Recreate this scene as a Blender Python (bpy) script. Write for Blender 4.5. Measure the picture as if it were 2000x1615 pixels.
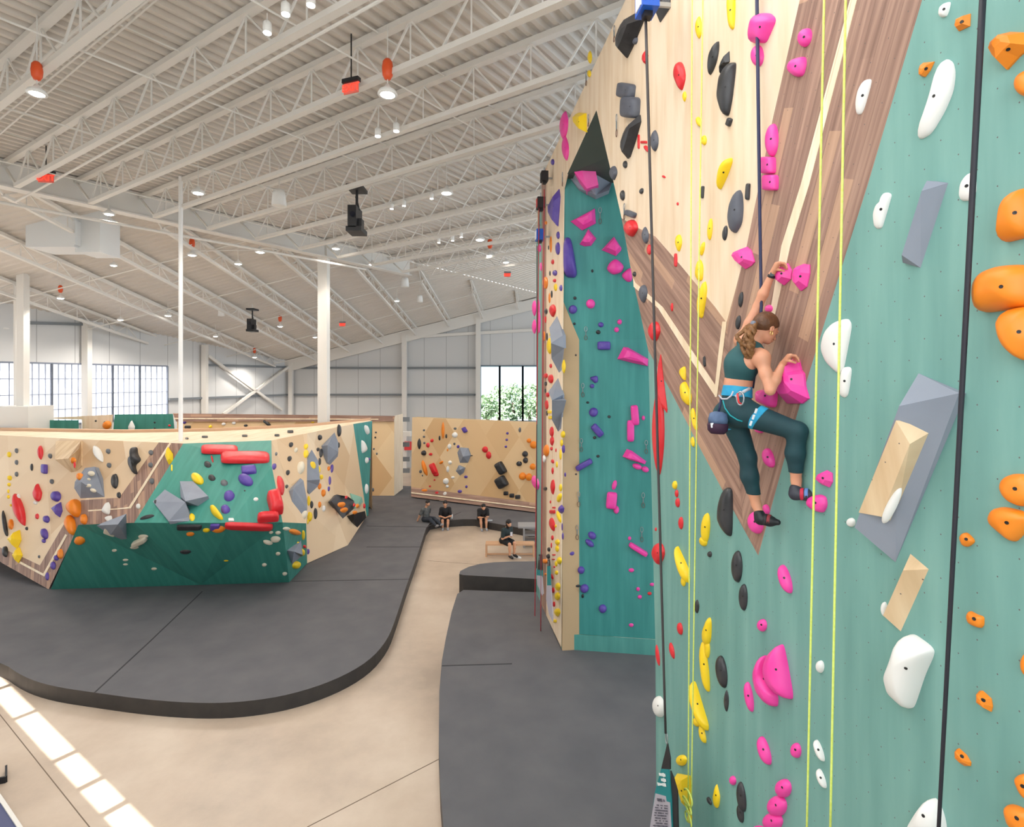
import bpy, bmesh, math, random
import numpy as np
from mathutils import Vector, Matrix
random.seed(7)
for o in list(bpy.data.objects): bpy.data.objects.remove(o)
C = bpy.context.scene.collection
sc = bpy.context.scene
# ---------------------------------------------------------------- camera, sky, sun, exposure
F = 1066.0; HY = 740.0; CX = 1000.0; CH = 6.5      # focal length (px of 2000), horizon row, centre column, eye height
cam_d = bpy.data.cameras.new('camera'); cam = bpy.data.objects.new('camera', cam_d); C.objects.link(cam)
cam.location = (0, 0, CH); cam.rotation_euler = (math.pi/2, 0, 0)
cam_d.sensor_width = 36; cam_d.lens = 36*F/2000; cam_d.shift_y = (HY-807.5)/2000; cam_d.clip_start = .05; cam_d.clip_end = 300
sc.camera = cam
sc.view_settings.view_transform = 'Standard'; sc.view_settings.look = 'None'
sc.view_settings.exposure = 0.36; sc.view_settings.gamma = 1; sc.view_settings.use_curve_mapping = False
W = bpy.data.worlds.new('sky'); sc.world = W; W.use_nodes = True
bg = W.node_tree.nodes['Background']; bg.inputs[0].default_value = (.80, .91, 1, 1); bg.inputs[1].default_value = 1.6
sun_d = bpy.data.lights.new('sun', 'SUN'); sun_d.energy = 14; sun_d.angle = .006; sun_d.color = (1, .96, .9)
sun = bpy.data.objects.new('sun', sun_d); C.objects.link(sun)
SUNDIR = Vector((.56*.72, .83*.72, -.694)).normalized()
sun.rotation_euler = SUNDIR.to_track_quat('-Z', 'Y').to_euler()
def area(name, loc, aim, sx, sy, power, col):
    d = bpy.data.lights.new(name, 'AREA'); d.shape = 'RECTANGLE'; d.size = sx; d.size_y = sy; d.energy = power; d.color = col
    o = bpy.data.objects.new(name, d); C.objects.link(o); o.location = loc
    o.rotation_euler = (Vector(aim)-Vector(loc)).to_track_quat('-Z', 'Y').to_euler(); return o
area('assumed_window_fill_behind', (-3.5, -1.55, 8.4), (-1.2, 8, 5.5), 18, 5, 650, (.92, .97, 1))  # added fill lamp standing in for windows assumed behind the camera
area('assumed_window_fill_left', (-22, 6, 6.5), (0, 12, 6.5), 14, 6, 1000, (.9, .95, 1))  # fill lamp added for daylight assumed from windows out of view at left
area('added_overhead_fill_near', (-2.2, 3.0, 12.3), (-1.2, 3.6, 0), 5, 9, 380, (1, .98, .95))  # unseen overhead fill, added to light the near wall from above
area('added_overhead_fill_middle', (-8, 10, 11.6), (-8, 10.2, 0), 8, 8, 300, (1, .97, .93))  # second added overhead fill, apart from the modelled pendants

# ---------------------------------------------------------------- geometry helpers
def ray(x, y): return Vector(((x-CX)/F, 1.0, (HY-y)/F))
EYE = Vector((0, 0, CH))
def at(x, y, Y): return EYE+ray(x, y)*Y                      # a pixel at a known distance
def atz(x, y, z):                                            # a pixel on a level surface
    r = ray(x, y); return EYE+r*((z-CH)/r.z)
def hitplane(x, y, P, n):
    r = ray(x, y); return EYE+r*((P-EYE).dot(n)/r.dot(n))
def proj(P): return CX+F*P.x/P.y, HY-F*(P.z-CH)/P.y
MATS = {}
def lin(c): return tuple(((v/255)/12.92 if v <= 10 else ((v/255+.055)/1.055)**2.4) for v in c)+(1,)
def NN(m): return m.node_tree.nodes, m.node_tree.links
def mat(name, col, rough=.6, metal=0, emit=0, spec=.5, noise=0, nscale=4, col2=None, bump=0, coat=0):
    if name in MATS: return MATS[name]
    m = bpy.data.materials.new(name); m.use_nodes = True; N, L = NN(m); b = N['Principled BSDF']
    b.inputs['Base Color'].default_value = lin(col); b.inputs['Roughness'].default_value = rough
    b.inputs['Metallic'].default_value = metal; b.inputs['Specular IOR Level'].default_value = spec
    if coat: b.inputs['Coat Weight'].default_value = coat; b.inputs['Coat Roughness'].default_value = .15
    if emit:
        b.inputs['Emission Color'].default_value = lin(col); b.inputs['Emission Strength'].default_value = emit
    if noise or bump:
        tc = N.new('ShaderNodeTexCoord'); t = N.new('ShaderNodeTexNoise'); t.inputs['Scale'].default_value = nscale; t.inputs['Detail'].default_value = 6
        L.new(tc.outputs['Object'], t.inputs['Vector'])
        if noise:
            r = N.new('ShaderNodeValToRGB'); r.color_ramp.elements[0].position = .5-.5*noise if noise < .9 else .25
            r.color_ramp.elements[1].position = .72; r.color_ramp.elements[0].color = lin(col); r.color_ramp.elements[1].color = lin(col2 or tuple(min(255, v*1.15) for v in col))
            L.new(t.outputs['Fac'], r.inputs['Fac']); L.new(r.outputs['Color'], b.inputs['Base Color'])
        if bump:
            bp = N.new('ShaderNodeBump'); bp.inputs['Strength'].default_value = bump; bp.inputs['Distance'].default_value = .02
            L.new(t.outputs['Fac'], bp.inputs['Height']); L.new(bp.outputs['Normal'], b.inputs['Normal'])
    MATS[name] = m; return m
def mathn(N, L, op, a, b=None, c=None):
    n = N.new('ShaderNodeMath'); n.operation = op
    for i, v in enumerate((a, b, c)):
        if v is None: continue
        if isinstance(v, (int, float)): n.inputs[i].default_value = v
        else: L.new(v, n.inputs[i])
    return n.outputs[0]
def panelmat(name, base, dark, light, kind, dots=True, rough=.55):
    """painted, birch or walnut climbing panel, mapped in metres through its UV layer, with bolt holes"""
    m = bpy.data.materials.new(name); m.use_nodes = True; N, L = NN(m); b = N['Principled BSDF']; b.inputs['Roughness'].default_value = rough
    uv = N.new('ShaderNodeUVMap'); uv.uv_map = 'UVMap'
    mp = N.new('ShaderNodeMapping'); L.new(uv.outputs[0], mp.inputs[0])
    t = N.new('ShaderNodeTexNoise'); t.inputs['Detail'].default_value = 5; L.new(mp.outputs[0], t.inputs['Vector'])
    r = N.new('ShaderNodeValToRGB'); e = r.color_ramp.elements
    if kind == 'paint':
        mp.inputs['Scale'].default_value = (5, .5, 1); t.inputs['Scale'].default_value = 1.2
        e[0].position = .3; e[1].position = .7
    elif kind == 'birch':
        mp.inputs['Scale'].default_value = (6, .8, 1); t.inputs['Scale'].default_value = 1.0; e[0].position = .3; e[1].position = .62
    else:
        mp.inputs['Scale'].default_value = (14, .5, 1); t.inputs['Scale'].default_value = 1.6; e[0].position = .3; e[1].position = .68
    e[0].color = lin(dark); e[1].color = lin(light); mid = e.new((e[0].position+e[1].position)/2); mid.color = lin(base)
    L.new(t.outputs['Fac'], r.inputs['Fac']); col = r.outputs['Color']
    sep = N.new('ShaderNodeSeparateXYZ'); L.new(uv.outputs[0], sep.inputs[0])
    if kind == 'walnut':                                     # planks: dark seams and plank-to-plank tone
        pl = mathn(N, L, 'MULTIPLY', sep.outputs[0], 8.0); fl = mathn(N, L, 'FLOOR', pl)
        seg = mathn(N, L, 'FLOOR', mathn(N, L, 'ADD', mathn(N, L, 'MULTIPLY', sep.outputs[1], .9), mathn(N, L, 'MULTIPLY', fl, .37)))
        wn = N.new('ShaderNodeTexWhiteNoise'); wn.noise_dimensions = '2D'; cb = N.new('ShaderNodeCombineXYZ'); L.new(fl, cb.inputs[0]); L.new(seg, cb.inputs[1]); L.new(cb.outputs[0], wn.inputs['Vector'])
        mx = N.new('ShaderNodeMix'); mx.data_type = 'RGBA'; mx.inputs[7].default_value = lin((196, 158, 128))
        L.new(col, mx.inputs[6]); L.new(mathn(N, L, 'MULTIPLY', mathn(N, L, 'GREATER_THAN', wn.outputs[0], .86), .5), mx.inputs[0]); col = mx.outputs[2]
        hs = N.new('ShaderNodeHueSaturation'); L.new(col, hs.inputs['Color'])
        L.new(mathn(N, L, 'ADD', mathn(N, L, 'MULTIPLY', wn.outputs[0], .22), .90), hs.inputs['Value']); col = hs.outputs[0]
        seam = mathn(N, L, 'LESS_THAN', mathn(N, L, 'FRACT', pl), .045)
        mx = N.new('ShaderNodeMix'); mx.data_type = 'RGBA'; mx.inputs[7].default_value = lin((88, 62, 50)); L.new(col, mx.inputs[6]); L.new(mathn(N, L, 'MULTIPLY', seam, .35), mx.inputs[0]); col = mx.outputs[2]
    if kind == 'diamond':                                    # birch panels laid as big diamonds of two tones
        u = mathn(N, L, 'MULTIPLY', sep.outputs[0], .55); v = mathn(N, L, 'MULTIPLY', sep.outputs[1], .40)
        a = mathn(N, L, 'FLOOR', mathn(N, L, 'ADD', u, v)); c = mathn(N, L, 'FLOOR', mathn(N, L, 'SUBTRACT', u, v))
        wn = N.new('ShaderNodeTexWhiteNoise'); wn.noise_dimensions = '2D'; cb = N.new('ShaderNodeCombineXYZ'); L.new(a, cb.inputs[0]); L.new(c, cb.inputs[1]); L.new(cb.outputs[0], wn.inputs['Vector'])
        mx = N.new('ShaderNodeMix'); mx.data_type = 'RGBA'; mx.inputs[7].default_value = lin(dark); mx.inputs[6].default_value = lin(light)
        L.new(wn.outputs[0], mx.inputs[0]); col = mx.outputs[2]
    if dots:
        u = mathn(N, L, 'MULTIPLY', sep.outputs[0], 5.0); v = mathn(N, L, 'MULTIPLY', sep.outputs[1], 4.3)
        fa = mathn(N, L, 'SUBTRACT', mathn(N, L, 'FRACT', mathn(N, L, 'ADD', mathn(N, L, 'ADD', u, v), 50.5)), .5)
        fb = mathn(N, L, 'SUBTRACT', mathn(N, L, 'FRACT', mathn(N, L, 'ADD', mathn(N, L, 'SUBTRACT', u, v), 50.3)), .5)
        d2 = mathn(N, L, 'ADD', mathn(N, L, 'MULTIPLY', fa, fa), mathn(N, L, 'MULTIPLY', fb, fb))
        dot = mathn(N, L, 'LESS_THAN', d2, .0006)
        mx = N.new('ShaderNodeMix'); mx.data_type = 'RGBA'; mx.inputs[7].default_value = lin((96, 88, 88)); L.new(col, mx.inputs[6]); L.new(dot, mx.inputs[0]); col = mx.outputs[2]
    L.new(col, b.inputs['Base Color']); MATS[name] = m; return m

def tag(o, label=None, cat=None, group=None, kind=None):
    if label: o['label'] = label
    if cat: o['category'] = cat
    if group: o['group'] = group
    if kind: o['kind'] = kind
    return o
def empty(name, loc, label=None, cat=None, group=None, kind=None):
    o = bpy.data.objects.new(name, None); C.objects.link(o); o.location = loc; o.empty_display_size = .2
    return tag(o, label, cat, group, kind)
class MB:
    """collects shapes given in world space and links them as ONE mesh object"""
    def __init__(s): s.v = []; s.f = []; s.uv = []; s.mi = []; s.cur = 0
    def face(s, pts, uv=None):
        i = len(s.v); s.v += [Vector(p) for p in pts]; s.f.append(list(range(i, i+len(pts)))); s.uv.append(uv); s.mi.append(s.cur)
    def mesh(s, vs, fs, uvs=None):
        i = len(s.v); s.v += [Vector(p) for p in vs]
        for k, f in enumerate(fs): s.f.append([i+j for j in f]); s.uv.append(uvs[k] if uvs else None); s.mi.append(s.cur)
    def hexa(s, p):        # 8 corners: bottom ring then top ring
        s.mesh(p, [(3, 2, 1, 0), (4, 5, 6, 7), (0, 1, 5, 4), (1, 2, 6, 5), (2, 3, 7, 6), (3, 0, 4, 7)])
    def box(s, a, b):
        x0, y0, z0 = a; x1, y1, z1 = b
        s.hexa([(x0, y0, z0), (x1, y0, z0), (x1, y1, z0), (x0, y1, z0), (x0, y0, z1), (x1, y0, z1), (x1, y1, z1), (x0, y1, z1)])
    def bar(s, p, q, w, h=None, up=(0, 0, 1)):
        p = Vector(p); q = Vector(q); h = h or w; d = (q-p).normalized(); u = Vector(up)
        if abs(d.dot(u)) > .98: u = Vector((0, 1, 0))
        a = d.cross(u).normalized()*w/2; b = a.cross(d).normalized()*h/2
        s.hexa([p-a-b, p+a-b, q+a-b, q-a-b, p-a+b, p+a+b, q+a+b, q-a+b])
    def tube(s, pts, r, n=8, caps=True):
        pts = [Vector(p) for p in pts]; rs = r if isinstance(r, (list, tuple)) else [r]*len(pts); base = len(s.v); a = None
        for k, p in enumerate(pts):
            d = (pts[min(k+1, len(pts)-1)]-pts[max(k-1, 0)]).normalized()
            if a is None: a = d.orthogonal().normalized()
            a = (a-d*a.dot(d)).normalized(); b = d.cross(a)
            s.v += [p+(a*math.cos(2*math.pi*i/n)+b*math.sin(2*math.pi*i/n))*rs[k] for i in range(n)]
        for k in range(len(pts)-1):
            for i in range(n):
                j = (i+1) % n; s.f.append([base+k*n+i, base+k*n+j, base+k*n+n+j, base+k*n+n+i]); s.uv.append(None); s.mi.append(s.cur)
        if caps:
            for q in (list(range(base, base+n))[::-1], list(range(base+(len(pts)-1)*n, base+len(pts)*n))): s.f.append(q); s.uv.append(None); s.mi.append(s.cur)
    def lathe(s, c, prof, n=16, axis=(0, 0, 1)):
        c = Vector(c); ax = Vector(axis).normalized(); a = ax.orthogonal().normalized(); b = ax.cross(a); base = len(s.v)
        for r, z in prof: s.v += [c+ax*z+(a*math.cos(2*math.pi*i/n)+b*math.sin(2*math.pi*i/n))*r for i in range(n)]
        for k in range(len(prof)-1):
            for i in range(n):
                j = (i+1) % n; s.f.append([base+k*n+i, base+k*n+j, base+k*n+n+j, base+k*n+n+i]); s.uv.append(None); s.mi.append(s.cur)
        for q in (list(range(base, base+n))[::-1], list(range(base+(len(prof)-1)*n, base+len(prof)*n))): s.f.append(q); s.uv.append(None); s.mi.append(s.cur)
    def prism(s, poly, off):
        """closed slab: polygon plus its copy shifted by off"""
        off = Vector(off); n = len(poly); base = len(s.v); s.v += [Vector(p) for p in poly]+[Vector(p)+off for p in poly]
        for f in [list(range(n))]+[[n+i for i in range(n)][::-1]]+[[i, n+i, n+(i+1) % n, (i+1) % n] for i in range(n)]:
            s.f.append([base+i for i in f]); s.uv.append(None); s.mi.append(s.cur)
    def build(s, name, m, parent=None, smooth=False, uvfn=None, origin=None, fixn=False):
        me = bpy.data.meshes.new(name)
        P = parent.matrix_world.translation if False else (Vector(parent['_o']) if parent and '_o' in parent else (parent_origin(parent) if parent else Vector((0, 0, 0))))
        if origin is None:
            org = P if parent else (sum(s.v, Vector())/len(s.v) if s.v else Vector())
        else: org = Vector(origin)
        me.from_pydata([v-org for v in s.v], [], s.f); me.update()
        for mm in (m if isinstance(m, (list, tuple)) else [m]): me.materials.append(mm)
        for k, p in enumerate(me.polygons): p.material_index = s.mi[k]; p.use_smooth = smooth
        if uvfn:
            ul = me.uv_layers.new(name='UVMap')
            for p in me.polygons:
                for li in p.loop_indices: ul.data[li].uv = uvfn(s.v[me.loops[li].vertex_index])
        if fixn:
            bm = bmesh.new(); bm.from_mesh(me); bmesh.ops.recalc_face_normals(bm, faces=bm.faces); bm.to_mesh(me); bm.free()
        o = bpy.data.objects.new(name, me); C.objects.link(o); o.location = org-P
        if parent: o.parent = parent
        return o
def parent_origin(p):
    v = Vector(p.location)
    while p.parent: p = p.parent; v += p.location
    return v
ORD = ['topmost', 'second', 'third', 'fourth', 'fifth', 'sixth', 'seventh', 'eighth', 'ninth', 'tenth', 'eleventh', 'twelfth', 'thirteenth', 'fourteenth', 'fifteenth', 'sixteenth', 'seventeenth', 'eighteenth', 'nineteenth', 'twentieth']
TENS = {20: 'twenty', 30: 'thirty', 40: 'forty', 50: 'fifty', 60: 'sixty'}
def ordinal(i):
    n = i+1
    if n <= 20: return ORD[i]
    if n % 10 == 0: return TENS[n-10 if False else n][:-1]+'ieth'
    return TENS[n//10*10]+'-'+('first' if n % 10 == 1 else ORD[n % 10-1])
# ---------------------------------------------------------------- materials
WHITE_STEEL = mat('white_painted_steel', (226, 223, 218), .5)
DECK = mat('white_roof_deck', (214, 207, 199), .6)
WALLPANEL = mat('white_wall_panel', (214, 215, 216), .55)
GIRT = mat('grey_girt', (120, 126, 132), .5)
DARKM = mat('black_plastic', (28, 28, 32), .45)
GREEN = panelmat('green_painted_plywood', (114, 162, 155), (105, 153, 146), (125, 172, 164), 'paint')
BIRCH = panelmat('pale_birch_plywood', (234, 211, 182), (226, 199, 166), (241, 221, 195), 'birch', dots=False)
BIRCHV = panelmat('pale_birch_volume', (214, 184, 146), (196, 164, 124), (226, 200, 164), 'birch')
WALNUT = panelmat('walnut_planks', (152, 119, 104), (128, 97, 84), (176, 142, 124), 'walnut')
STRIPE = panelmat('birch_strip', (240, 220, 190), (230, 206, 172), (248, 232, 206), 'birch', dots=False)
BGREEN = panelmat('deep_green_plywood', (60, 140, 128), (54, 132, 120), (68, 148, 136), 'paint', dots=False)
RGREEN = panelmat('teal_plywood', (62, 142, 138), (56, 134, 130), (72, 152, 148), 'paint', dots=False)
DIAM = panelmat('diamond_birch', (228, 196, 152), (216, 176, 128), (238, 210, 168), 'diamond', dots=False)
DIAMP = panelmat('diamond_birch_pale', (228, 200, 164), (218, 186, 148), (238, 215, 184), 'diamond', dots=False)
GREYV = mat('light_grey_volume', (132, 139, 153), .7, noise=.4, nscale=2, col2=(144, 151, 165))
MATM = mat('charcoal_carpet_mat', (84, 84, 89), .85, noise=.7, nscale=1.3, col2=(101, 100, 103), bump=.25)
MATE = mat('black_vinyl_edge', (46, 44, 45), .6, noise=.6, nscale=3, col2=(62, 58, 56))
CHALK = mat('chalk_marks', (230, 228, 222), .9)

# ---------------------------------------------------------------- floor
def concrete():
    m = mat('polished_concrete', (192, 175, 158), .32); N, L = NN(m); b = N['Principled BSDF']
    tc = N.new('ShaderNodeTexCoord'); t = N.new('ShaderNodeTexNoise'); t.inputs['Scale'].default_value = .33; t.inputs['Detail'].default_value = 9; t.inputs['Roughness'].default_value = .62
    L.new(tc.outputs['Object'], t.inputs['Vector']); r = N.new('ShaderNodeValToRGB'); e = r.color_ramp.elements
    e[0].position = .32; e[0].color = lin((164, 148, 133)); e[1].position = .66; e[1].color = lin((208, 192, 175)); k = e.new(.5); k.color = lin((192, 174, 156))
    L.new(t.outputs['Fac'], r.inputs['Fac']); L.new(r.outputs[0], b.inputs['Base Color']); return m
mb = MB(); mb.face([(-40, -8, 0), (14, -8, 0), (14, 60, 0), (-40, 60, 0)])
fl = mb.build('floor', concrete()); tag(fl, 'polished beige concrete floor with faint brown staining', kind='structure')
JN = mat('floor_joint_line', (120, 104, 90), .9)  # darker brown line colour of the saw-cut floor joints
for k, (a, b) in enumerate([((-30, 1358), (175, 1615)), ((600, 1615), (862, 1480)), ((835, 1095), (1040, 1110))]):
    mb = MB(); p = atz(a[0], a[1], .002); q = atz(b[0], b[1], .002); mb.bar(p, q, .012, .004)
    tag(mb.build('trim_%d' % (k+1), JN), 'thin saw-cut joint in the concrete floor', kind='structure')

# ---------------------------------------------------------------- roof planes
ED = Vector((.601, .799)); QD = Vector((-.799, .601)); RQ = 21.9      # along the ridge girder / across it
def znear(X, Y): return 13.0+.0126*(X+15.2)-.0254*(Y-16.2)
def zfar(X, Y): return .2527*X-.207*Y+20.2
def znf(X, Y): return znear(X, Y) if QD.x*X+QD.y*Y < RQ else zfar(X, Y)
def eq(e, q): return ED.x*e+QD.x*q, ED.y*e+QD.y*q
mb = MB(); q = RQ; pitch = .30; rows = []
while q > -8:
    for dq, dz in ((0, 0), (.10, 0), (.14, .085), (.26, .085)): rows.append((q-dq, dz))
    q -= pitch
vs = []
for (q, dz) in rows:
    for e in (-8, 44):
        x, y = eq(e, q); vs.append((x, y, znear(x, y)+dz))
mb.mesh(vs, [(2*i, 2*i+1, 2*i+3, 2*i+2) for i in range(len(rows)-1)])
tag(mb.build('ceiling', DECK), 'white corrugated metal roof deck over the near hall', kind='structure')
mb = MB(); vs = []; y = 8; n = 0
while y < 41.5:
    for dy, dz in ((0, 0), (.1, 0), (.14, .04), (.26, .04)):
        Y = y+dy; xm = (QD.y*Y-RQ)/(-QD.x); xl = -22+.343*(Y-23.4)-.5; vs += [(xl, Y, zfar(xl, Y)+dz), (xm, Y, zfar(xm, Y)+dz)]; n += 1
    y += pitch
mb.mesh(vs, [(2*i, 2*i+1, 2*i+3, 2*i+2) for i in range(n-1)])
tag(mb.build('ceiling', DECK), 'white corrugated roof deck sloping down to the far wall', kind='structure')
# ridge girder
g = empty('roof_girder', (*eq(8, RQ), 12.6), 'long white steel girder between the two roof slopes', 'girder')
def gird(e0, e1, z0, z1, w, nm):
    mb = MB(); a = eq(e0, RQ); b = eq(e1, RQ); za, zb = znear(*a), znear(*b)
    mb.bar((*a, za+(z0+z1)/2), (*b, zb+(z0+z1)/2), w, z1-z0); return mb.build(nm, WHITE_STEEL, g)
gird(-10, 20, -.05, .0, .42, 'top_flange'); gird(-10, 20, -.75, -.05, .05, 'web_plate'); gird(-10, 20, -.80, -.75, .42, 'bottom_flange')
# near joists
def jd(a, b): v = Vector((b[0]-a[0], b[1]-a[1])); return v.normalized()
JD = Vector((-.856, .523)).normalized()
NORD = ['first', 'second', 'third', 'fourth', 'fifth', 'sixth', 'seventh', 'eighth', 'ninth', 'tenth', 'eleventh', 'twelfth', 'thirteenth', 'fourteenth', 'fifteenth', 'sixteenth', 'seventeenth', 'eighteenth']
def joist(P0, D, length, zf, depth, label, group, step=.62, chord=.12, web=.035, endin=1.0, perp=None, rodw=True):
    """P0: ridge/high end (x, y); D: direction in plan"""
    def pt(s, dz): x = P0[0]+D.x*s; y = P0[1]+D.y*s; return Vector((x, y, zf(x, y)-.03+dz))
    root = empty('roof_joist', pt(0, 0), label, 'roof joist', group)
    m = MB(); m.bar(pt(0, -chord/2), pt(length, -chord/2), chord*1.3, chord); m.build('top_chord', WHITE_STEEL, root)
    m = MB(); m.bar(pt(endin, -depth), pt(length-endin, -depth), chord*1.2, chord*.9); m.build('bottom_chord', WHITE_STEEL, root)
    m = MB(); m.bar(pt(.05, -chord), pt(endin, -depth), web*1.5); m.build('web_member', WHITE_STEEL, root)
    n = int((length-2*endin)/(2*step)); s = endin
    for k in range(n):
        for a, b in (((s, -depth), (s+step, -.08)), ((s+step, -.08), (s+2*step, -depth))):
            m = MB(); m.bar(pt(*a), pt(*b), web); m.build('web_member', WHITE_STEEL, root)
        m = MB(); m.bar(pt(s+step, -.08), pt(s+step, -depth), web*.8); m.build('web_member', WHITE_STEEL, root)
        s += 2*step
    return root
k = 0
for e in (-1.4, .5, 2.4, 4.25, 6.0, 7.8, 9.55, 11.35, 13.2, 15.1, 17.0, 18.9, 20.8):
    # start on girder so that the line passes with its e coordinate at mid span
    P0 = Vector(eq(e-.35, RQ)); D = -JD
    joist(P0, D, 26 if e < 9 else 20, znear, .92, 'white open-web steel roof joist over the near hall, %s counting from the left' % NORD[k], 'roof joists over the near hall', step=.85 if e < 5 else .7); k += 1
# bridging rods across the near joists
for k, q in enumerate((19.2, 15.6, 12.0, 8.4)):
    for dz, nm in ((-.12, 'upper'), (-.9, 'lower')):
        a = eq(-3, q); b = eq(19, q); m = MB(); m.tube([(*a, znear(*a)+dz), (*b, znear(*b)+dz)], .018, 6)
        tag(m.build('bridging_rod', WHITE_STEEL), 'thin white %s bridging rod crossing the near joists, %s out from the girder' % (nm, NORD[k]), 'rod', 'bridging rods between joists')
# pipes along the near joists
for k, (pa, pb, dz, r) in enumerate([((0, 190), (215, 0), .45, .03), ((0, 232), (290, 0), .42, .02), ((0, 262), (305, 0), .4, .02), ((120, 345), (690, 30), 1.0, .03), ((0, 395), (600, 505), 1.3, .05)]):
    def onroof(x, y, d):
        lo, hi = 3.0, 45.0
        for _ in range(40):
            md = (lo+hi)/2; p = at(x, y, md)
            if p.z > znf(p.x, p.y)-d: hi = md
            else: lo = md
        return at(x, y, lo)
    m = MB(); A = onroof(*pa, dz); B = onroof(*pb, dz); m.tube([A+(A-B)*.3, B+(B-A)*.3], r, 8)
    tag(m.build('ceiling_pipe', WHITE_STEEL), ['thin white conduit by the upper left corner of the ceiling', 'white conduit beside the upper left pair of pipes', 'lowest of the three thin conduits at upper left', 'white sprinkler pipe under the second near joist', 'white pipe crossing in front of the square duct'][k], 'pipe')
# far joists, sloping down to the far wall
k = 0
for X40 in (3.0, .45, -2.1, -4.5, -6.9, -9.3, -11.7, -14.1, -16.6, -19.1, -21.6, -24.1, -26.6):
    Dv = Vector((.065, 1)).normalized(); Y = 40.0
    # back along the slope to the ridge
    s = 0
    while s < 45 and QD.x*(X40-Dv.x*s)+QD.y*(40-Dv.y*s) > RQ+.3: s += .1
    P0 = (X40-Dv.x*s, 40-Dv.y*s)
    # stop at the left wall line
    L_ = s
    for t in np.arange(0, s, .1):
        x = P0[0]+Dv.x*t; y = P0[1]+Dv.y*t
        if x < -22+.343*(y-23.4)-.1 and y > 23.4: L_ = t; break
    if L_ < 2.5: continue
    joist(P0, Dv, L_, zfar, .62, 'white roof joist on the far slope, %s counting from the right' % NORD[k], 'roof joists on the far slope', step=.75, chord=.11, web=.03, endin=.7); k += 1
for j, Y in enumerate((22.5, 26.5, 30.5, 34.5, 38)):
    xm = (QD.y*Y-RQ)/(-QD.x)-.5; x0 = -22+.343*(Y-23.4)+.15
    m = MB(); m.tube([(x0, Y, zfar(x0, Y)-.6+(.0)), (xm, Y, zfar(xm, Y)-.6)], .025, 6)
    tag(m.build('bridging_rod', WHITE_STEEL), 'thin white rod crossing the far slope joists, %s from the far wall' % NORD[4-j], 'rod', 'bridging rods on the far slope')

# ---------------------------------------------------------------- building walls
def seamed(name, base):
    m = mat(name, base, .5); N, L = NN(m); b = N['Principled BSDF']; uv = N.new('ShaderNodeUVMap'); uv.uv_map = 'UVMap'
    sp = N.new('ShaderNodeSeparateXYZ'); L.new(uv.outputs[0], sp.inputs[0])
    s = mathn(N, L, 'LESS_THAN', mathn(N, L, 'FRACT', mathn(N, L, 'MULTIPLY', sp.outputs[0], .62)), .02)
    mx = N.new('ShaderNodeMix'); mx.data_type = 'RGBA'; mx.inputs[6].default_value = lin(base); mx.inputs[7].default_value = lin(tuple(v*.78 for v in base)); L.new(s, mx.inputs[0]); L.new(mx.outputs[2], b.inputs['Base Color']); return m
SEAM = seamed('seamed_wall_panel', (212, 213, 214))
YF = 40.0
def wpoly(pts, off, mb): mb.prism(pts, off)
CL = Vector((-16.3, 40, 0)); LA = Vector((-22, 23.4, 0)); LB = LA+(LA-CL)*.6
def lwall(t, z): p = CL+(LA-CL)*t; return Vector((p.x, p.y, z))
LN = Vector((16.6, -5.7, 0)).normalized()
def ltx(x):          # parameter along the left wall for a pixel column
    r = (x-CX)/F; A, B = CL, LA-CL
    return (A.x-r*A.y)/(r*B.y-B.x)
tx = ltx
mb = MB()
t0, t1 = tx(327), tx(-160)
ztop = lambda t: zfar(*(lwall(t, 0).xy))+.3
zw1, zw0 = 7.22, 4.35
wpoly([lwall(0, 0), lwall(t0, 0), lwall(t0, ztop(t0)), lwall(0, ztop(0))], LN*-.2, mb)
wpoly([lwall(t0, zw1), lwall(t1, zw1), lwall(t1, ztop(t1)), lwall(t0, ztop(t0))], LN*-.2, mb)
wpoly([lwall(t0, 0), lwall(t1, 0), lwall(t1, zw0), lwall(t0, zw0)], LN*-.2, mb)
wl = mb.build('wall_left', SEAM, uvfn=lambda v: ((v-CL).xy.length, v.z)); tag(wl, 'white metal panel wall with a long band of translucent windows', kind='structure')
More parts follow.
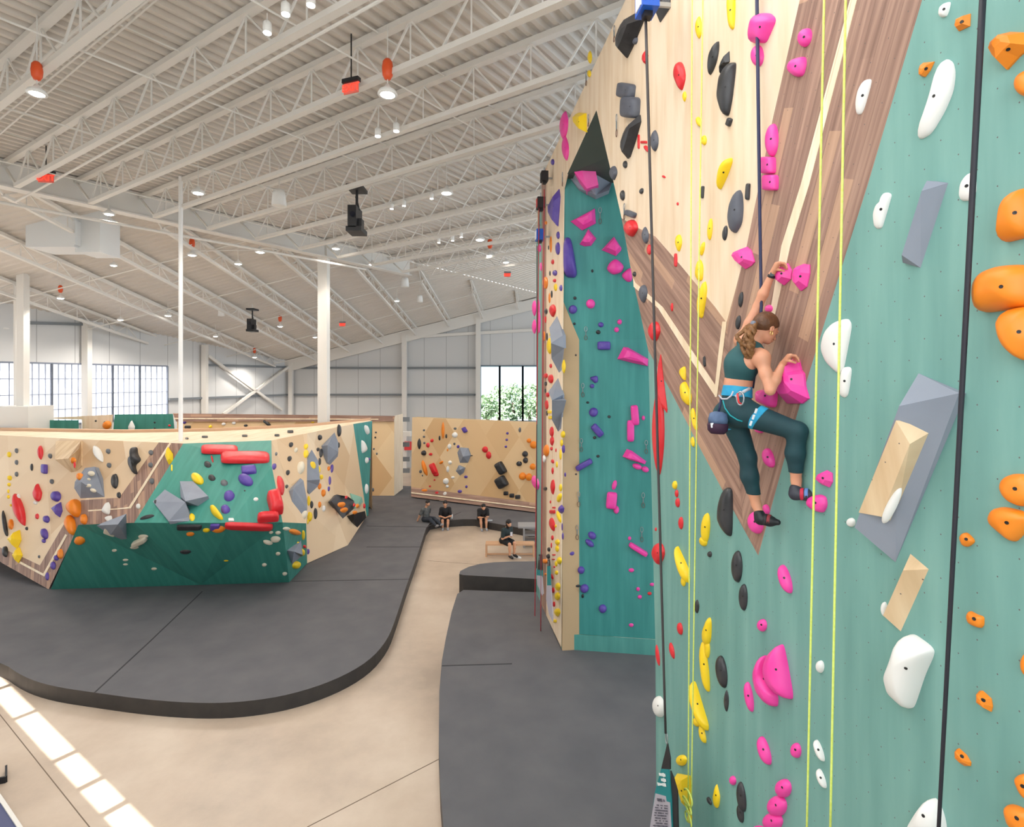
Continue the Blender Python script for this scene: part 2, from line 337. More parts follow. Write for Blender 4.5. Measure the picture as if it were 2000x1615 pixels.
# translucent window band
tp = bpy.data.materials.new('translucent_polycarbonate'); tp.use_nodes = True; N, L = NN(tp)
for n in list(N):
    if n.type != 'OUTPUT_MATERIAL': N.remove(n)
tb = N.new('ShaderNodeBsdfTranslucent'); tb.inputs[0].default_value = (.9, .93, 1, 1); tr = N.new('ShaderNodeBsdfTransparent'); tr.inputs[0].default_value = (.9, .94, 1, 1); mxs = N.new('ShaderNodeMixShader'); mxs.inputs[0].default_value = .12
L.new(tb.outputs[0], mxs.inputs[1]); L.new(tr.outputs[0], mxs.inputs[2]); L.new(mxs.outputs[0], [n for n in N if n.type == 'OUTPUT_MATERIAL'][0].inputs[0])
FR = mat('grey_window_bar', (126, 134, 150), .5); FRL = mat('pale_window_bar', (150, 158, 178), .5)
cols = [-160, -60, 36, 101, 165, 220, 273, 327]
for k in range(7):
    a, b = tx(cols[k]), tx(cols[k+1]); w = empty('window_%d' % (k+1), lwall((a+b)/2, zw0), 'tall translucent grid window pane in the left wall', kind='structure')
    m = MB(); m.face([lwall(a, zw0)-LN*.1, lwall(b, zw0)-LN*.1, lwall(b, zw1)-LN*.1, lwall(a, zw1)-LN*.1]); m.build('pane', tp, w)
    m = MB(); m.bar(lwall(a, zw0), lwall(a, zw1), .07, .1, up=LN); m.bar(lwall(b, zw0), lwall(b, zw1), .07, .1, up=LN); m.bar(lwall(a, zw0), lwall(b, zw0), .08); m.bar(lwall(a, zw1), lwall(b, zw1), .08); m.build('window_frame', FR, w)
    m = MB()
    for i in range(1, 5): t = a+(b-a)*i/5; m.bar(lwall(t, zw0), lwall(t, zw1), .035)
    for i in range(1, 4): z = zw0+(zw1-zw0)*i/4; m.bar(lwall(a, z), lwall(b, z), .045)
    m.build('glazing_grid', FRL, w)
# far wall with the clear windows
mb = MB(); xr0 = (934-CX)/F*YF; xr1 = 6.0; zt, zb = 7.45, 3.4
rk = lambda X: zfar(X, 40)+.3
wpoly([(CL.x, 40, 0), (xr0, 40, 0), (xr0, 40, rk(xr0)), (CL.x, 40, rk(CL.x))], (0, .2, 0), mb)
wpoly([(xr0, 40, zt), (xr1, 40, zt), (xr1, 40, 13.5), (xr0, 40, rk(xr0))], (0, .2, 0), mb)
wpoly([(xr0, 40, 0), (xr1, 40, 0), (xr1, 40, zb), (xr0, 40, zb)], (0, .2, 0), mb)
tag(mb.build('wall_back', SEAM, uvfn=lambda v: (v.x, v.z)), 'white metal panel end wall under the sloping roof', kind='structure')
mb = MB(); mb.bar((CL.x-.3, 39.7, zfar(CL.x-.3, 39.7)-.45), (5, 39.7, zfar(5, 39.7)-.45), .35, .75); tag(mb.build('trim_4', WHITE_STEEL), 'white sloping rafter along the top of the far wall', kind='structure')
fz = mat('window_glass', (220, 235, 245), .02); N, L = NN(fz); fz.node_tree.nodes['Principled BSDF'].inputs['Transmission Weight'].default_value = 1; fz.node_tree.nodes['Principled BSDF'].inputs['IOR'].default_value = 1.02
wc = [938, 976, 1021, 1066]
for k in range(3):
    xa, xb = (wc[k]-CX)/F*YF, (wc[k+1]-CX)/F*YF; w = empty('window_%d' % (k+8), ((xa+xb)/2, 40, zb), 'clear window pane looking out on green trees', kind='structure')
    m = MB(); m.box((xa, 40.05, zb), (xb, 40.06, zt)); m.build('pane', fz, w)
    m = MB(); m.bar((xa, 40, zb), (xa, 40, zt), .14); m.bar((xb, 40, zb), (xb, 40, zt), .14); m.bar((xa, 40, zt), (xb, 40, zt), .12); m.bar((xa, 40, zb), (xb, 40, zb), .12); m.build('window_frame', mat('blue_grey_frame', (110, 128, 142), .4), w)
    m = MB(); m.box((xa, 39.9, zb-.1), (xb, 40, zb)); m.build('window_sill', WHITE_STEEL, w)
# columns, girts, bracing
i = 5
def trimbar(p, q, w, h, label, m=WHITE_STEEL, up=(0, 0, 1)):
    global i
    mb = MB(); mb.bar(p, q, w, h, up); tag(mb.build('trim_%d' % i, m), label, kind='structure'); i += 1
for x in (395, 541, 568, 790, 934): trimbar(((x-CX)/F*39.6, 39.6, 0) if x > 500 else lwall(tx(x), 0)+LN*.2, ((x-CX)/F*39.6, 39.6, zfar((x-CX)/F*39.6, 39.6)-.3) if x > 500 else lwall(tx(x), ztop(tx(x))-.4)+LN*.2, .34 if x > 700 else .28, .3, 'white steel wall column beside the seamed panels', up=(0, 1, 0))
trimbar(lwall(tx(164), 0)+LN*.2, lwall(tx(164), ztop(tx(164))-.4)+LN*.2, .3, .3, 'white steel column between the translucent windows', up=(0, 1, 0))
for z in (5.35, 7.3): trimbar((CL.x, 39.85, z), ((934-CX)/F*40, 39.85, z), .2, .14, 'grey horizontal girt on the far wall', GIRT)
trimbar(((640-CX)/F*39.7, 39.7, 9.2), (4, 39.7, 10.2), .2, .2, 'white horizontal strut high on the far wall')
trimbar(lwall(0, 5.35)+LN*.1, lwall(tx(327), 5.35)+LN*.1, .16, .12, 'grey girt between window and corner', GIRT)
trimbar(lwall(tx(400), 7.35)+LN*.1, lwall(0, 7.35)+LN*.1, .16, .14, 'upper grey girt by the bracing', GIRT)
trimbar(lwall(tx(160), 9.15)+LN*.1, lwall(tx(50), 9.0)+LN*.1, .16, .12, 'short grey girt above the windows', GIRT)
trimbar(lwall(tx(400), 7.9)+LN*.25, lwall(tx(545), 4.3)+LN*.25, .16, .16, 'white diagonal brace falling to the right')
trimbar(lwall(tx(430), 4.3)+LN*.25, lwall(tx(562), 7.5)+LN*.25, .16, .16, 'white diagonal brace rising to the right')
# free-standing columns
def steelcol(x, ytop, wpx, Y, label, name='steel_column', zbot=0, cat='column'):
    p = at(x, ytop, Y); mb = MB(); w = wpx*Y/F; mb.box((p.x-w/2, Y-w/2, zbot), (p.x+w/2, Y+w/2, znf(p.x, Y)-.3 if ytop is None else p.z))
    return tag(mb.build(name, WHITE_STEEL), label, cat)
steelcol(632.5, 458, 18, 25.2, 'square white steel column rising behind the boulder')
steelcol(45, 395, 14, 22, 'square white steel column at the left under the duct')
steelcol(31, 480, 5, 22.6, 'thin white pipe beside the left steel column', 'standing_pipe', 0, 'pipe')
mb = MB(); p = at(353, 345, 17.6); mb.tube([(p.x, p.y, 4.3), p], .065, 12); tag(mb.build('standing_pipe', mat('bright_white_paint', (244, 244, 244), .4)), 'thin bright white pole dropping from the joists onto the boulder top', 'pole')
mb = MB(); mb.bar(at(762, 847, 33), at(803, 847, 33), .35, .28); tag(mb.build('wall_shelf', WHITE_STEEL), 'short white ledge between the two plywood walls', 'shelf')
for k, (x, y) in enumerate(((660, 795), (1060, 352))):
    pass
for k, (y0, y1) in enumerate(((814, 824), (864, 872), (893, 900), (914, 924))):
    mb = MB(); mb.bar(at(770, (y0+y1)/2, 34), at(800, (y0+y1)/2, 34), .1, .28); tag(mb.build('wall_bracket', GIRT), 'grey steel bracket beside the white column, %s from the top' % NORD[k], 'bracket', 'brackets by the white column')
bx_ = at(790, 868, 39.3); mb = MB(); mb.box((bx_.x, 39.2, bx_.z-.4), (bx_.x+.5, 39.46, bx_.z+.2)); tag(mb.build('alarm_box', mat('signal_red', (216, 60, 66), .5)), 'small red box beside the white column left of the diamond wall', 'box')
# duct
d = empty('air_duct', at(140, 470, 20), 'large square white air duct hanging under the girder', 'duct')
pa = at(50, 470, 20.3); 
def dbox(x0, x1, ytop, ybot, Y, dep, nm):
    a = at(x0, ybot, Y); b = at(x1, ytop, Y); m = MB(); m.box((a.x, Y, a.z), (b.x, Y+dep, b.z)); m.build(nm, mat('galvanised_white', (226, 229, 231), .45), d)
dbox(50, 145, 380, 482, 19.2, 1.2, 'duct_section'); dbox(147, 195, 410, 492, 19.4, 1.0, 'duct_section'); dbox(144.5, 147, 430, 478, 19.15, 1, 'joint_strip'); dbox(85, 150, 330, 388, 19.6, 1.6, 'duct_riser')
mb = MB(); mb.box((at(-40, 0, 21.4).x, 21.4, 0), (at(55, 0, 21.4).x, 22.6, at(0, 794, 21.4).z)); tag(mb.build('white_partition', mat('flat_white_paint', (222, 221, 218), .7)), 'plain white boxed partition behind the boulder at far left', 'partition')
# outside
mb = MB(); mb.face([(-60, 41, .0), (60, 41, .0), (60, 120, .0), (-60, 120, .0)]); tag(mb.build('pale_pavement', mat('sunlit_pavement', (225, 222, 210), .9)), 'pale sunlit pavement outside the window', 'pavement', kind='structure')
LEAF = mat('tree_foliage', (134, 160, 112), .8, noise=.8, nscale=1.2, col2=(200, 212, 176)); TRK = mat('tree_bark', (96, 80, 66), .9)
for k, (x, yt, yb, w, Y) in enumerate(((952, 770, 818, 40, 62), (975, 752, 822, 46, 68), (1003, 748, 824, 52, 58), (1035, 745, 822, 50, 64), (1062, 758, 822, 50, 60))):
    ctr = at(x, (yt+yb)/2, Y); t = empty('tree', (ctr.x, ctr.y, 0), 'leafy green tree outside the window, %s from the left' % NORD[k], 'tree', 'trees outside the window')
    m = MB(); m.tube([(ctr.x, ctr.y, 0), (ctr.x, ctr.y, ctr.z)], .2, 8); m.build('trunk', TRK, t)
    H = (yb-yt)*Y/F/2; R = w*Y/F/2; m = MB(); rnd = random.Random(k)
    for j in range(260):
        th = rnd.uniform(0, 6.28); ph = math.acos(rnd.uniform(-1, 1)); rr = rnd.uniform(.7, 1)
        c = ctr+Vector((R*rr*math.sin(ph)*math.cos(th), R*rr*math.sin(ph)*math.sin(th), H*rr*math.cos(ph))); s = .38
        for _ in range(3):
            a = Vector([rnd.uniform(-1, 1) for _ in range(3)]).normalized()*s; b = Vector([rnd.uniform(-1, 1) for _ in range(3)]).normalized()*s*.6
            m.face([c-a-b*.3, c+b, c+a-b*.3])
    m.build('foliage', LEAF, t)
# wall behind the camera whose window row lets the sun patches in
nb = Vector((.56, .83, 0)).normalized(); tb_ = Vector((.83, -.56, 0)).normalized(); D0 = -3.6
def wb(s, z, d=0): return nb*(D0+d)+tb_*s+Vector((0, 0, z))
cut = [atz(x, y, 0) for x, y in ((-60, 1265), (13, 1340), (57, 1393), (136, 1473), (187, 1525), (234, 1573), (305, 1650))]
hs = [(p.dot(tb_)+.07, q_.dot(tb_)-.07, (p.dot(nb)+q_.dot(nb))/2) for p, q_ in zip(cut[:-1], cut[1:])]
sn = SUNDIR.dot(nb); st = SUNDIR.dot(tb_); rise = -SUNDIR.z/sn
nc = sum(h[2] for h in hs)/len(hs)
zc = (nc-D0)*rise; shift = -(nc-D0)*st/sn; hh = .36*rise/1.0
ivs = sorted([(min(a, b)+shift, max(a, b)+shift) for a, b, _ in hs])
mb = MB(); z0, z1 = zc-hh*.62, zc+hh*.62
def seg(s0, s1, za, zb): mb.hexa([wb(s0, za, -.15), wb(s1, za, -.15), wb(s1, za), wb(s0, za), wb(s0, zb, -.15), wb(s1, zb, -.15), wb(s1, zb), wb(s0, zb)])
seg(-30, 30, 0, z0); seg(-30, 30, z1, 16)
prev = -30
for a, b in ivs:
    if a > prev: seg(prev, a, z0, z1)
    prev = max(prev, b)
seg(prev, 30, z0, z1)
tag(mb.build('wall_front', mat('white_interior_wall', (225, 225, 222), .7)), 'white wall behind the viewpoint with a row of clerestory openings', kind='structure')
# ---------------------------------------------------------------- tall climbing wall (one vertical plane) with its recess
TB, TX = 3.569e-4, 871.0
SX = -(CX-TX)/F; X0 = 1/(TB*F)                          # X = X0 + SX*Y on the wall
TD = Vector((SX, 1, 0)).normalized(); TN = Vector((-1, SX, 0)).normalized(); TP = Vector((X0, 0, 0))
def tw(x, y, h=0): return hitplane(x, y, TP+TN*h, TN)
def twz(x, z, h=0): Y = 1/(TB*(x-TX)); return Vector((X0+SX*Y, Y, z))+TN*h
def twuv(v): return ((v-TP).dot(TD), v.z)
def ext(a, b, z):                                        # continue the wall line a-b up or down to height z
    A, B = tw(*a), tw(*b); t = (z-A.z)/(B.z-A.z); return A+(B-A)*t
WT = 12.05
wall = empty('tall_climbing_wall', twz(1500, .3), 'tall climbing wall of green paint, birch and walnut carrying the climber', 'climbing wall')
def panel(pts, m, nm, off=0, thick=.02, rot=0, uvb=None, parent=None, n=TN, uvf=None):
    n = Vector(n); mb = MB(); q = [Vector(p)+n*off for p in pts]; mb.prism(q, -n*thick)
    c, s = math.cos(rot), math.sin(rot); f = uvf or twuv
    def uv(v): a, b = f(v); return (a*c-b*s, a*s+b*c)
    return mb.build(nm, m, parent or wall, uvfn=uv, fixn=True)
bl_top = ext((1562, 0), (1509, 234), WT); br_top = ext((1801, 0), (1657, 480), WT)
P2 = lambda *a: [tw(x, y) for x, y in a]
def rotfor(a, b):
    d = tw(*b)-tw(*a); return math.atan2(d.dot(TD), d.z)
inner = [(1419, 630), (1397, 600), (1330, 519), (1280, 462), (1246, 445), (1214, 426)]
birch = [twz(1067, WT), bl_top]+P2((1562, 0), (1509, 234), (1480, 374), (1458, 482), (1438, 560), *inner, (1200, 363), (1165, 215), (1108, 340), (1101, 370), (1098, 690), (1097, 1000), (1095, 1262))+[twz(1067, .3)]
panel(birch, BIRCH, 'birch_face')
rlimb = [bl_top, br_top]+P2((1801, 0), (1695, 360), (1657, 480), (1574, 749), (1531, 900), (1481, 1085), (1452, 1032), (1419, 630), (1438, 560), (1458, 482), (1480, 374), (1509, 234), (1562, 0))
panel(rlimb, WALNUT, 'walnut_band', rot=rotfor((1481, 1085), (1657, 480)))
llimb = P2(*inner, (1266, 684), (1309, 762), (1374, 888), (1432, 996), (1452, 1032))
llimb = P2((1419, 630), (1452, 1032), (1432, 996), (1374, 888), (1309, 762), (1266, 684), (1248, 600), (1235, 541), (1214, 426), (1246, 445), (1280, 462), (1330, 519), (1397, 600))
panel(llimb, WALNUT, 'walnut_band', rot=rotfor((1266, 684), (1452, 1032))*1.0)
green = P2((1266, 684), (1309, 762), (1374, 888), (1432, 996), (1481, 1085), (1531, 900), (1574, 749), (1657, 480), (1695, 360), (1801, 0))+[br_top, twz(3600, WT), twz(3600, 0), twz(1283, 0)]+P2((1280, 1260))
panel(green, GREEN, 'green_face')
end = [twz(1049, WT-.4), twz(1058, WT), twz(1067, WT), twz(1067, .3), twz(1049, .3)]
panel([twz(1058, WT), twz(1067, WT), twz(1067, .3), twz(1058, .3)], WALNUT, 'walnut_strip')
panel([twz(1047.5, 10.5), twz(1058, 11.5), twz(1058, .3), twz(1047.5, .3)], GREEN, 'green_strip')
# backing so that the wall has depth (behind the notch it stays open)
bk = MB(); bk.prism([twz(1048, .3, -.03), twz(1096, .3, -.03), twz(1096, WT, -.03), twz(1048, WT-.6, -.03)], -TN*1.2)
bk.prism([twz(1285, 0, -.03), twz(3600, 0, -.03), twz(3600, WT, -.03), twz(1285, WT, -.03)], -TN*1.2)
bk.prism([twz(1170, 11.3, -.03), twz(1285, 11.3, -.03), twz(1285, WT, -.03), twz(1170, WT, -.03)], -TN*1.2)
bk.build('plywood_backing', mat('raw_plywood', (196, 166, 128), .7), wall, fixn=True)
# side of the near prow facing into the recess
pr = MB(); e1 = [twz(1165, 11.2)]+P2((1200, 363), (1214, 426), (1248, 600), (1266, 684), (1280, 1260))+[twz(1283, 0)]
for a, b in zip(e1[:-1], e1[1:]): pr.face([a-TN*.02, b-TN*.02, b-TN*1.3+Vector((.6, .2, 0)), a-TN*1.3+Vector((.6, .2, 0))])
pr.build('prow_side', RGREEN, wall)
st = P2((1661, 0), (1674, 0), (1581, 360), (1544, 480), (1518, 597), (1508, 640), (1497, 640), (1507, 597), (1527, 480), (1565, 360))
st = [ext((1661, 0), (1565, 360), WT), ext((1674, 0), (1581, 360), WT)]+st[1:]+[st[0]]
panel(st, STRIPE, 'birch_strip', off=.004, thick=.004)
panel(P2((1412, 628), (1420, 628), (1411, 700), (1401, 775), (1397, 775), (1397, 758), (1403, 700)), STRIPE, 'birch_strip', off=.006, thick=.004)
panel(P2((1237, 543), (1241, 552), (1295, 600), (1397, 752), (1399, 776), (1340, 688), (1286, 602), (1238, 560)), STRIPE, 'birch_strip', off=.004, thick=.004)
# recess: back wall, kicker, roof
RA, RB = Vector((1.135, 12.56, 0)), Vector((3.7, 12.2, 0)); RD = (RB-RA).normalized(); RN = Vector((RD.y, -RD.x, 0)).normalized()
if RN.y > 0: RN = -RN
def ruv(v): return ((v-RA).dot(RD), v.z)
FZ = 7.4; LEAN = .45
def rb(P, z, o=0): return Vector((P.x, P.y, z))+RN*o
rp = lambda pts, nm, m=RGREEN: panel(pts, m, nm, n=RN, uvf=ruv)
up = (RN*LEAN*(11.2-FZ)/3.8)
rp([rb(RA, .65), rb(RB, .65), rb(RB, FZ), rb(RA, FZ)], 'teal_recess_face')
RA2 = RA-TD*LEAN*1.0; rp([rb(RA, FZ), rb(RB, FZ), rb(RB, 11.4)+up, rb(RA2, 11.4)], 'teal_recess_upper_face')
rp([rb(RA, .3, .03), rb(RB, .3, .03), rb(RB, .65, .03), rb(RA, .65, .03)], 'teal_kickboard', panelmat('light_teal_kickboard', (84, 154, 146), (78, 146, 138), (94, 162, 154), 'paint', dots=False))
SOF = mat('recess_roof_shade', (70, 80, 74), .8)  # darkness is mostly shade under the soffit, put into the paint colour
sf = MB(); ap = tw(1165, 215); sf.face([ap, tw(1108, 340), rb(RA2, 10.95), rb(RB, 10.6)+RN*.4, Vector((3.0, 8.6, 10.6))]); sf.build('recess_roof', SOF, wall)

# ---------------------------------------------------------------- surfaces that carry holds
class Surf:
    def __init__(s, polys): s.polys = [[Vector(p) for p in q] for q in polys]; s.pl = []
    def hit(s, x, y):
        r = ray(x, y); best = None
        for q in s.polys:
            for k in range(1, len(q)-1):
                a, b, c = q[0], q[k], q[k+1]; n = (b-a).cross(c-a)
                if n.length < 1e-9: continue
                n.normalize(); dn = r.dot(n)
                if abs(dn) < 1e-6: continue
                t = (a-EYE).dot(n)/dn; P = EYE+r*t
                ins = all((e1-e0).cross(P-e0).dot(n) >= -1e-6 for e0, e1 in ((a, b), (b, c), (c, a)))
                if ins and t > 0 and (best is None or t < best[0]): best = (t, P, n if n.dot(r) < 0 else -n)
        return (best[1], best[2]) if best else None
class Plane:
    def __init__(s, P, n): s.P = P; s.n = n
    def hit(s, x, y): return hitplane(x, y, s.P, s.n), s.n
SURF = {'near': Plane(TP, TN)}
SURF['recess'] = Surf([[rb(RA, .3), rb(RB, .3), rb(RB, FZ), rb(RA, FZ)], [rb(RA, FZ), rb(RB, FZ), rb(RB, 11.4)+up, rb(RA2, 11.4)]])

# ---------------------------------------------------------------- free-standing boulder
def zt_(x, y, z=4.5): return atz(x, y, z)
A0, A1, A2 = at(-214, 1040, 22), at(99, 1151, 16.08), at(565, 1137, 16.65)
A3, A4, A5 = at(600, 1100, 18.3), at(679, 1065, 20.3), at(716, 1008, 24.6)
T4, T5 = atz(358, 866, 4.5), atz(530, 860, 4.5)
T1 = atz(0, 850, 4.5)
FPn = (T1-A1).cross(T4-A1).normalized(); FPn = FPn if FPn.y < 0 else -FPn
fp = lambda x, y: hitplane(x, y, A1, FPn)
L1f, L2f = fp(153, 1025), fp(262, 1021); L1, L2 = at(153, 1025, 14.95), at(262, 1021, 14.35)
L2b = L2+Vector((2.6, -.1, 0)); L2b = at(450, 1021, 14.4); L3 = at(552, 1020, 14.9); Mv = at(531, 911, 16.3)
T6, T7, T8 = atz(600, 846, 4.5), atz(690, 828, 4.5), atz(727, 822, 4.5)
boulder = empty('bouldering_island', (A1+A2)/2, 'free-standing faceted boulder of plywood, walnut bands and green panels', 'boulder')
BF = []
def bpanel(pts, m, nm, rot=0, reg=True, off=0):
    mb = MB(); c = sum(pts, Vector())/len(pts)
    n = Vector()
    for i_ in range(len(pts)): n += (pts[i_]-c).cross(pts[(i_+1) % len(pts)]-c)
    n.normalize(); n = n if n.dot(c-EYE) < 0 else -n
    u = Vector((0, 0, 1)).cross(n).normalized(); v = n.cross(u); cs, sn_ = math.cos(rot), math.sin(rot)
    q = [Vector(p)+n*off for p in pts]
    if len(q) > 6 or not reg: mb.face(q)
    else:
        for i_ in range(1, len(q)-1): mb.face([q[0], q[i_], q[i_+1]])
    o = mb.build(nm, m, boulder, uvfn=lambda w: ((w-c).dot(u)*cs-(w-c).dot(v)*sn_, (w-c).dot(u)*sn_+(w-c).dot(v)*cs))
    if reg: BF.append([p+n*off for p in q])
    return o
FL = fp(-150, 1060)
Tm1 = fp(-160, 838)
brown = [(310, 864), (358, 866), (262, 1021), (173, 1024), (153, 1029), (95, 1151), (5, 1100), (-30, 1075), (-30, 1050), (2, 1070), (40, 1086), (78, 1104), (124, 1025), (149, 995), (158, 977), (233, 972)]
plyL = [(-30, 848), (0, 850), (60, 853), (160, 858), (310, 864), (233, 972), (158, 977), (149, 995), (124, 1025), (78, 1104), (40, 1086), (2, 1070), (-30, 1050)]
bpanel([fp(*p) for p in plyL], DIAMP, 'birch_face'); bpanel([fp(*p) for p in brown], WALNUT, 'walnut_band', rot=rotfor((1481, 1085), (1657, 480))*1.2)
bpanel([fp(-30, 848), fp(-200, 842), fp(-200, 1040), fp(-30, 1075)], BIRCH, 'birch_face', reg=False)
bpanel([fp(*p) for p in ((331, 865), (335, 866), (256, 993), (173, 999), (172, 996), (228, 993), (252, 990), )], STRIPE, 'birch_strip', reg=False, off=.01)
bpanel([fp(*p) for p in ((128, 1043), (132, 1045), (87, 1126), (38, 1100), (40, 1096), (85, 1120))], STRIPE, 'birch_strip', reg=False, off=.01)
bpanel([T4, T5, Mv, L2b, L2], BGREEN, 'green_slab_face'); bpanel([Mv, L3, L2b], BGREEN, 'green_side_facet')
Lr = at(598, 1022, 17.2)
bpanel([T5, T6, Lr, L3, Mv], DIAMP, 'birch_side_face'); bpanel([T6, T7, A5, A4, A3, Lr], DIAMP, 'birch_side_face')
Tq = atz(716, 824, 4.5)
bpanel([T7, T8, A5+Vector((.05, .1, 0)), A5], RGREEN, 'teal_end_face')
Am = A1+(A2-A1)*.62; bpanel([Am, A1, L1, L2, L2b], BGREEN, 'green_overhang_face'); bpanel([Am, L2b, L3, A2], BGREEN, 'green_overhang_face')
bpanel([L3, Lr, A3, A2], BGREEN, 'green_overhang_face')
# top deck and back
bk1, bk2 = Vector((T8.x+.1, T8.y+.6, 4.5)), Vector((Tm1.x-1, Tm1.y+6, 4.5))
fpz = lambda x: fp(x, 842)
topring = [fp(-200, 842), fp(0, 850), fp(160, 858), fp(310, 864), T4, T5, T6, T7, T8, atz(722, 820.5, 4.5), atz(600, 833, 4.5), atz(420, 842, 4.5), atz(240, 845, 4.5), atz(-200, 838, 4.5)]
for p in topring: p.z = min(p.z, 4.52)
mb = MB(); mb.prism([p-Vector((0, 0, .01)) for p in topring], (0, 0, -.1)); mb.build('top_deck', BIRCH, boulder, uvfn=lambda v: (v.x, v.y), fixn=True)
mb = MB(); rr_ = topring[8:]
for p_, q_2 in zip(rr_[:-1], rr_[1:]): mb.face([p_, q_2, Vector((q_2.x, q_2.y, 0)), Vector((p_.x, p_.y, 0))])
mb.build('rear_face', BIRCH, boulder, uvfn=lambda v: (v.x, v.z))
# raised lip slabs on top (the pale band with black holds)
mb = MB(); r0 = [atz(x, y, 4.5)+Vector((0, .02, .1)) for x, y in ((-200, 838), (240, 845), (420, 842), (600, 833), (722, 820.5))]
for a, b in zip(r0[:-1], r0[1:]):
    mb.hexa([Vector((a.x, a.y, 4.4)), Vector((b.x, b.y, 4.4)), Vector((b.x, b.y+.2, 4.4)), Vector((a.x, a.y+.2, 4.4)), a, b, b+Vector((0, .2, 0)), a+Vector((0, .2, 0))])
mb.build('timber_rail', mat('pine_rail', (206, 170, 140), .6), boulder)
bpanel([L1f, L1, L2, L2f], WALNUT, 'lip_face', reg=False); bpanel([T4, L2, L2f], BGREEN, 'lip_side', reg=False); bpanel([L1f, L1, A1], BGREEN, 'lip_side', reg=False)
SURF['boulder'] = Surf(BF)
SURF['deck'] = Surf([[p+Vector((0, 0, .01)) for p in topring]])
# ---------------------------------------------------------------- far bouldering walls
FA, FB = at(803, 970, 28.7), at(1060, 1001, 25.2); FD = (FB-FA); FD.z = 0; FD.normalize(); FN = Vector((FD.y, -FD.x, 0)); FN = FN if FN.y < 0 else -FN
FA.z = 0
farw = empty('far_bouldering_wall', (FA.x, FA.y, .3), 'long birch bouldering wall with big diamond panels below the clear window', 'climbing wall')
fuv = lambda v: ((v-FA).dot(FD), v.z)
def fpan(pts, m, nm, rot=0): return panel(pts, m, nm, n=FN, uvf=fuv, parent=farw, rot=rot)
fw = lambda x, y, o=0: hitplane(x, y, FA+FN*o, FN)
fa_t = fw(805, 815)
fpan([fw(805, 815), fw(1060, 826), fw(1060, 984), fw(803, 951)], DIAM, 'birch_face')
fpan([fw(803, 951), fw(1060, 984), fw(1060, 1002, .2), fw(803, 970, .2)], WALNUT, 'walnut_kickboard', rot=math.pi/2)
fpan([fw(803, 961, .16), fw(1060, 993, .16), fw(1060, 994.5, .18), fw(803, 963.5, .18)], STRIPE, 'birch_strip')
mb = MB(); mb.prism([fw(805, 815, -.03), fw(1060, 826, -.03), fw(1060, 1002, -.03), fw(803, 970, -.03)], -FN*.5); mb.build('plywood_backing', mat('raw_plywood', (196, 166, 128)), farw, fixn=True)
SURF['far'] = Plane(FA, FN)
backw = empty('rear_bouldering_wall', at(420, 850, 29), 'low bouldering wall of green, birch and walnut seen over the boulder top', 'climbing wall')
BP = Vector((0, 29, 0)); BN = Vector((0, -1, 0)); bw_ = lambda x, y, o=0: hitplane(x, y, BP+BN*o, BN)
buv = lambda v: (v.x, v.z)
def bq(pts, m, nm, off=0, rot=0): return panel([bw_(x, y) for x, y in pts], m, nm, n=BN, uvf=buv, parent=backw, off=off, rot=rot)
BP2 = Vector((0, 22.8, 0)); bw_ = lambda x, y, o=0: hitplane(x, y, BP2+BN*o, BN)
bq([(65, 819), (168, 819), (168, 862), (65, 862)], BGREEN, 'green_face', .4); bq([(82, 816), (168, 812), (227, 809), (223, 862), (168, 862), (168, 819)], BIRCH, 'birch_face', .2)
bq([(227, 809), (340, 808), (346, 862), (223, 862)], BGREEN, 'green_face', .1); bq([(65, 862), (346, 862), (346, 1025), (65, 1025)], BIRCH, 'birch_face')
bw_ = lambda x, y, o=0: hitplane(x, y, BP+BN*o, BN)
bq([(340, 807), (772, 812), (770, 823), (346, 823)], WALNUT, 'walnut_band', .1, rot=math.pi/2); bq([(346, 823), (770, 823), (770, 975), (346, 975)], DIAM, 'birch_face')
bq([(342, 816), (740, 817.5), (740, 819.5), (342, 818)], STRIPE, 'birch_strip', .12)
mb = MB(); a, b = bw_(770, 812), bw_(770, 975); a2, b2 = a+Vector((.1, 1.8, 0)), b+Vector((.1, 1.8, 0)); mb.face([a, a2, b2, b]); mb.build('end_face', BIRCH, backw, uvfn=lambda v: (v.y, v.z))
SURF['back'] = Plane(BP, BN); SURF['back2'] = Plane(BP2+BN*.2, BN)

# ---------------------------------------------------------------- mats
def matslab(pts, z, label, seams=()):
    root = empty('crash_mat', atz(*pts[len(pts)//2], z), label, 'crash mat')
    P = [atz(x, y, z) for x, y in pts]; m = MB(); m.face(P); m.build('top_cover', MATM, root, fixn=False)
    m = MB(); n = len(P)
    for k in range(n):
        a, b = P[k], P[(k+1) % n]; m.face([a, b, Vector((b.x, b.y, 0)), Vector((a.x, a.y, 0))])
    m.build('side_cover', MATE, root)
    for s in seams:
        m = MB()
        for a, b in zip(s[:-1], s[1:]):
            A, B = atz(*a, z+.003), atz(*b, z+.003); m.bar(A, B, .03, .004)
        m.build('seam', mat('mat_seam', (52, 52, 56), .9), root)
def smooth(pts, k=3):
    for _ in range(k):
        q = [pts[0]]
        for a, b in zip(pts[:-1], pts[1:]): q += [(a[0]*.75+b[0]*.25, a[1]*.75+b[1]*.25), (a[0]*.25+b[0]*.75, a[1]*.25+b[1]*.75)]
        pts = q+[pts[-1]]
    return pts
big = smooth([(-400, 1150), (0, 1290), (45, 1322), (100, 1340), (180, 1352), (290, 1367), (400, 1374), (485, 1370), (570, 1356), (655, 1328), (720, 1292), (757, 1250), (774, 1205), (795, 1140), (815, 1085), (832, 1032)], 2)+[(840, 1021), (860, 1017), (905, 1014), (928, 1014), (955, 1020), (1044, 1036), (1048, 1020), (1049, 960), (700, 945), (335, 960), (165, 990)]
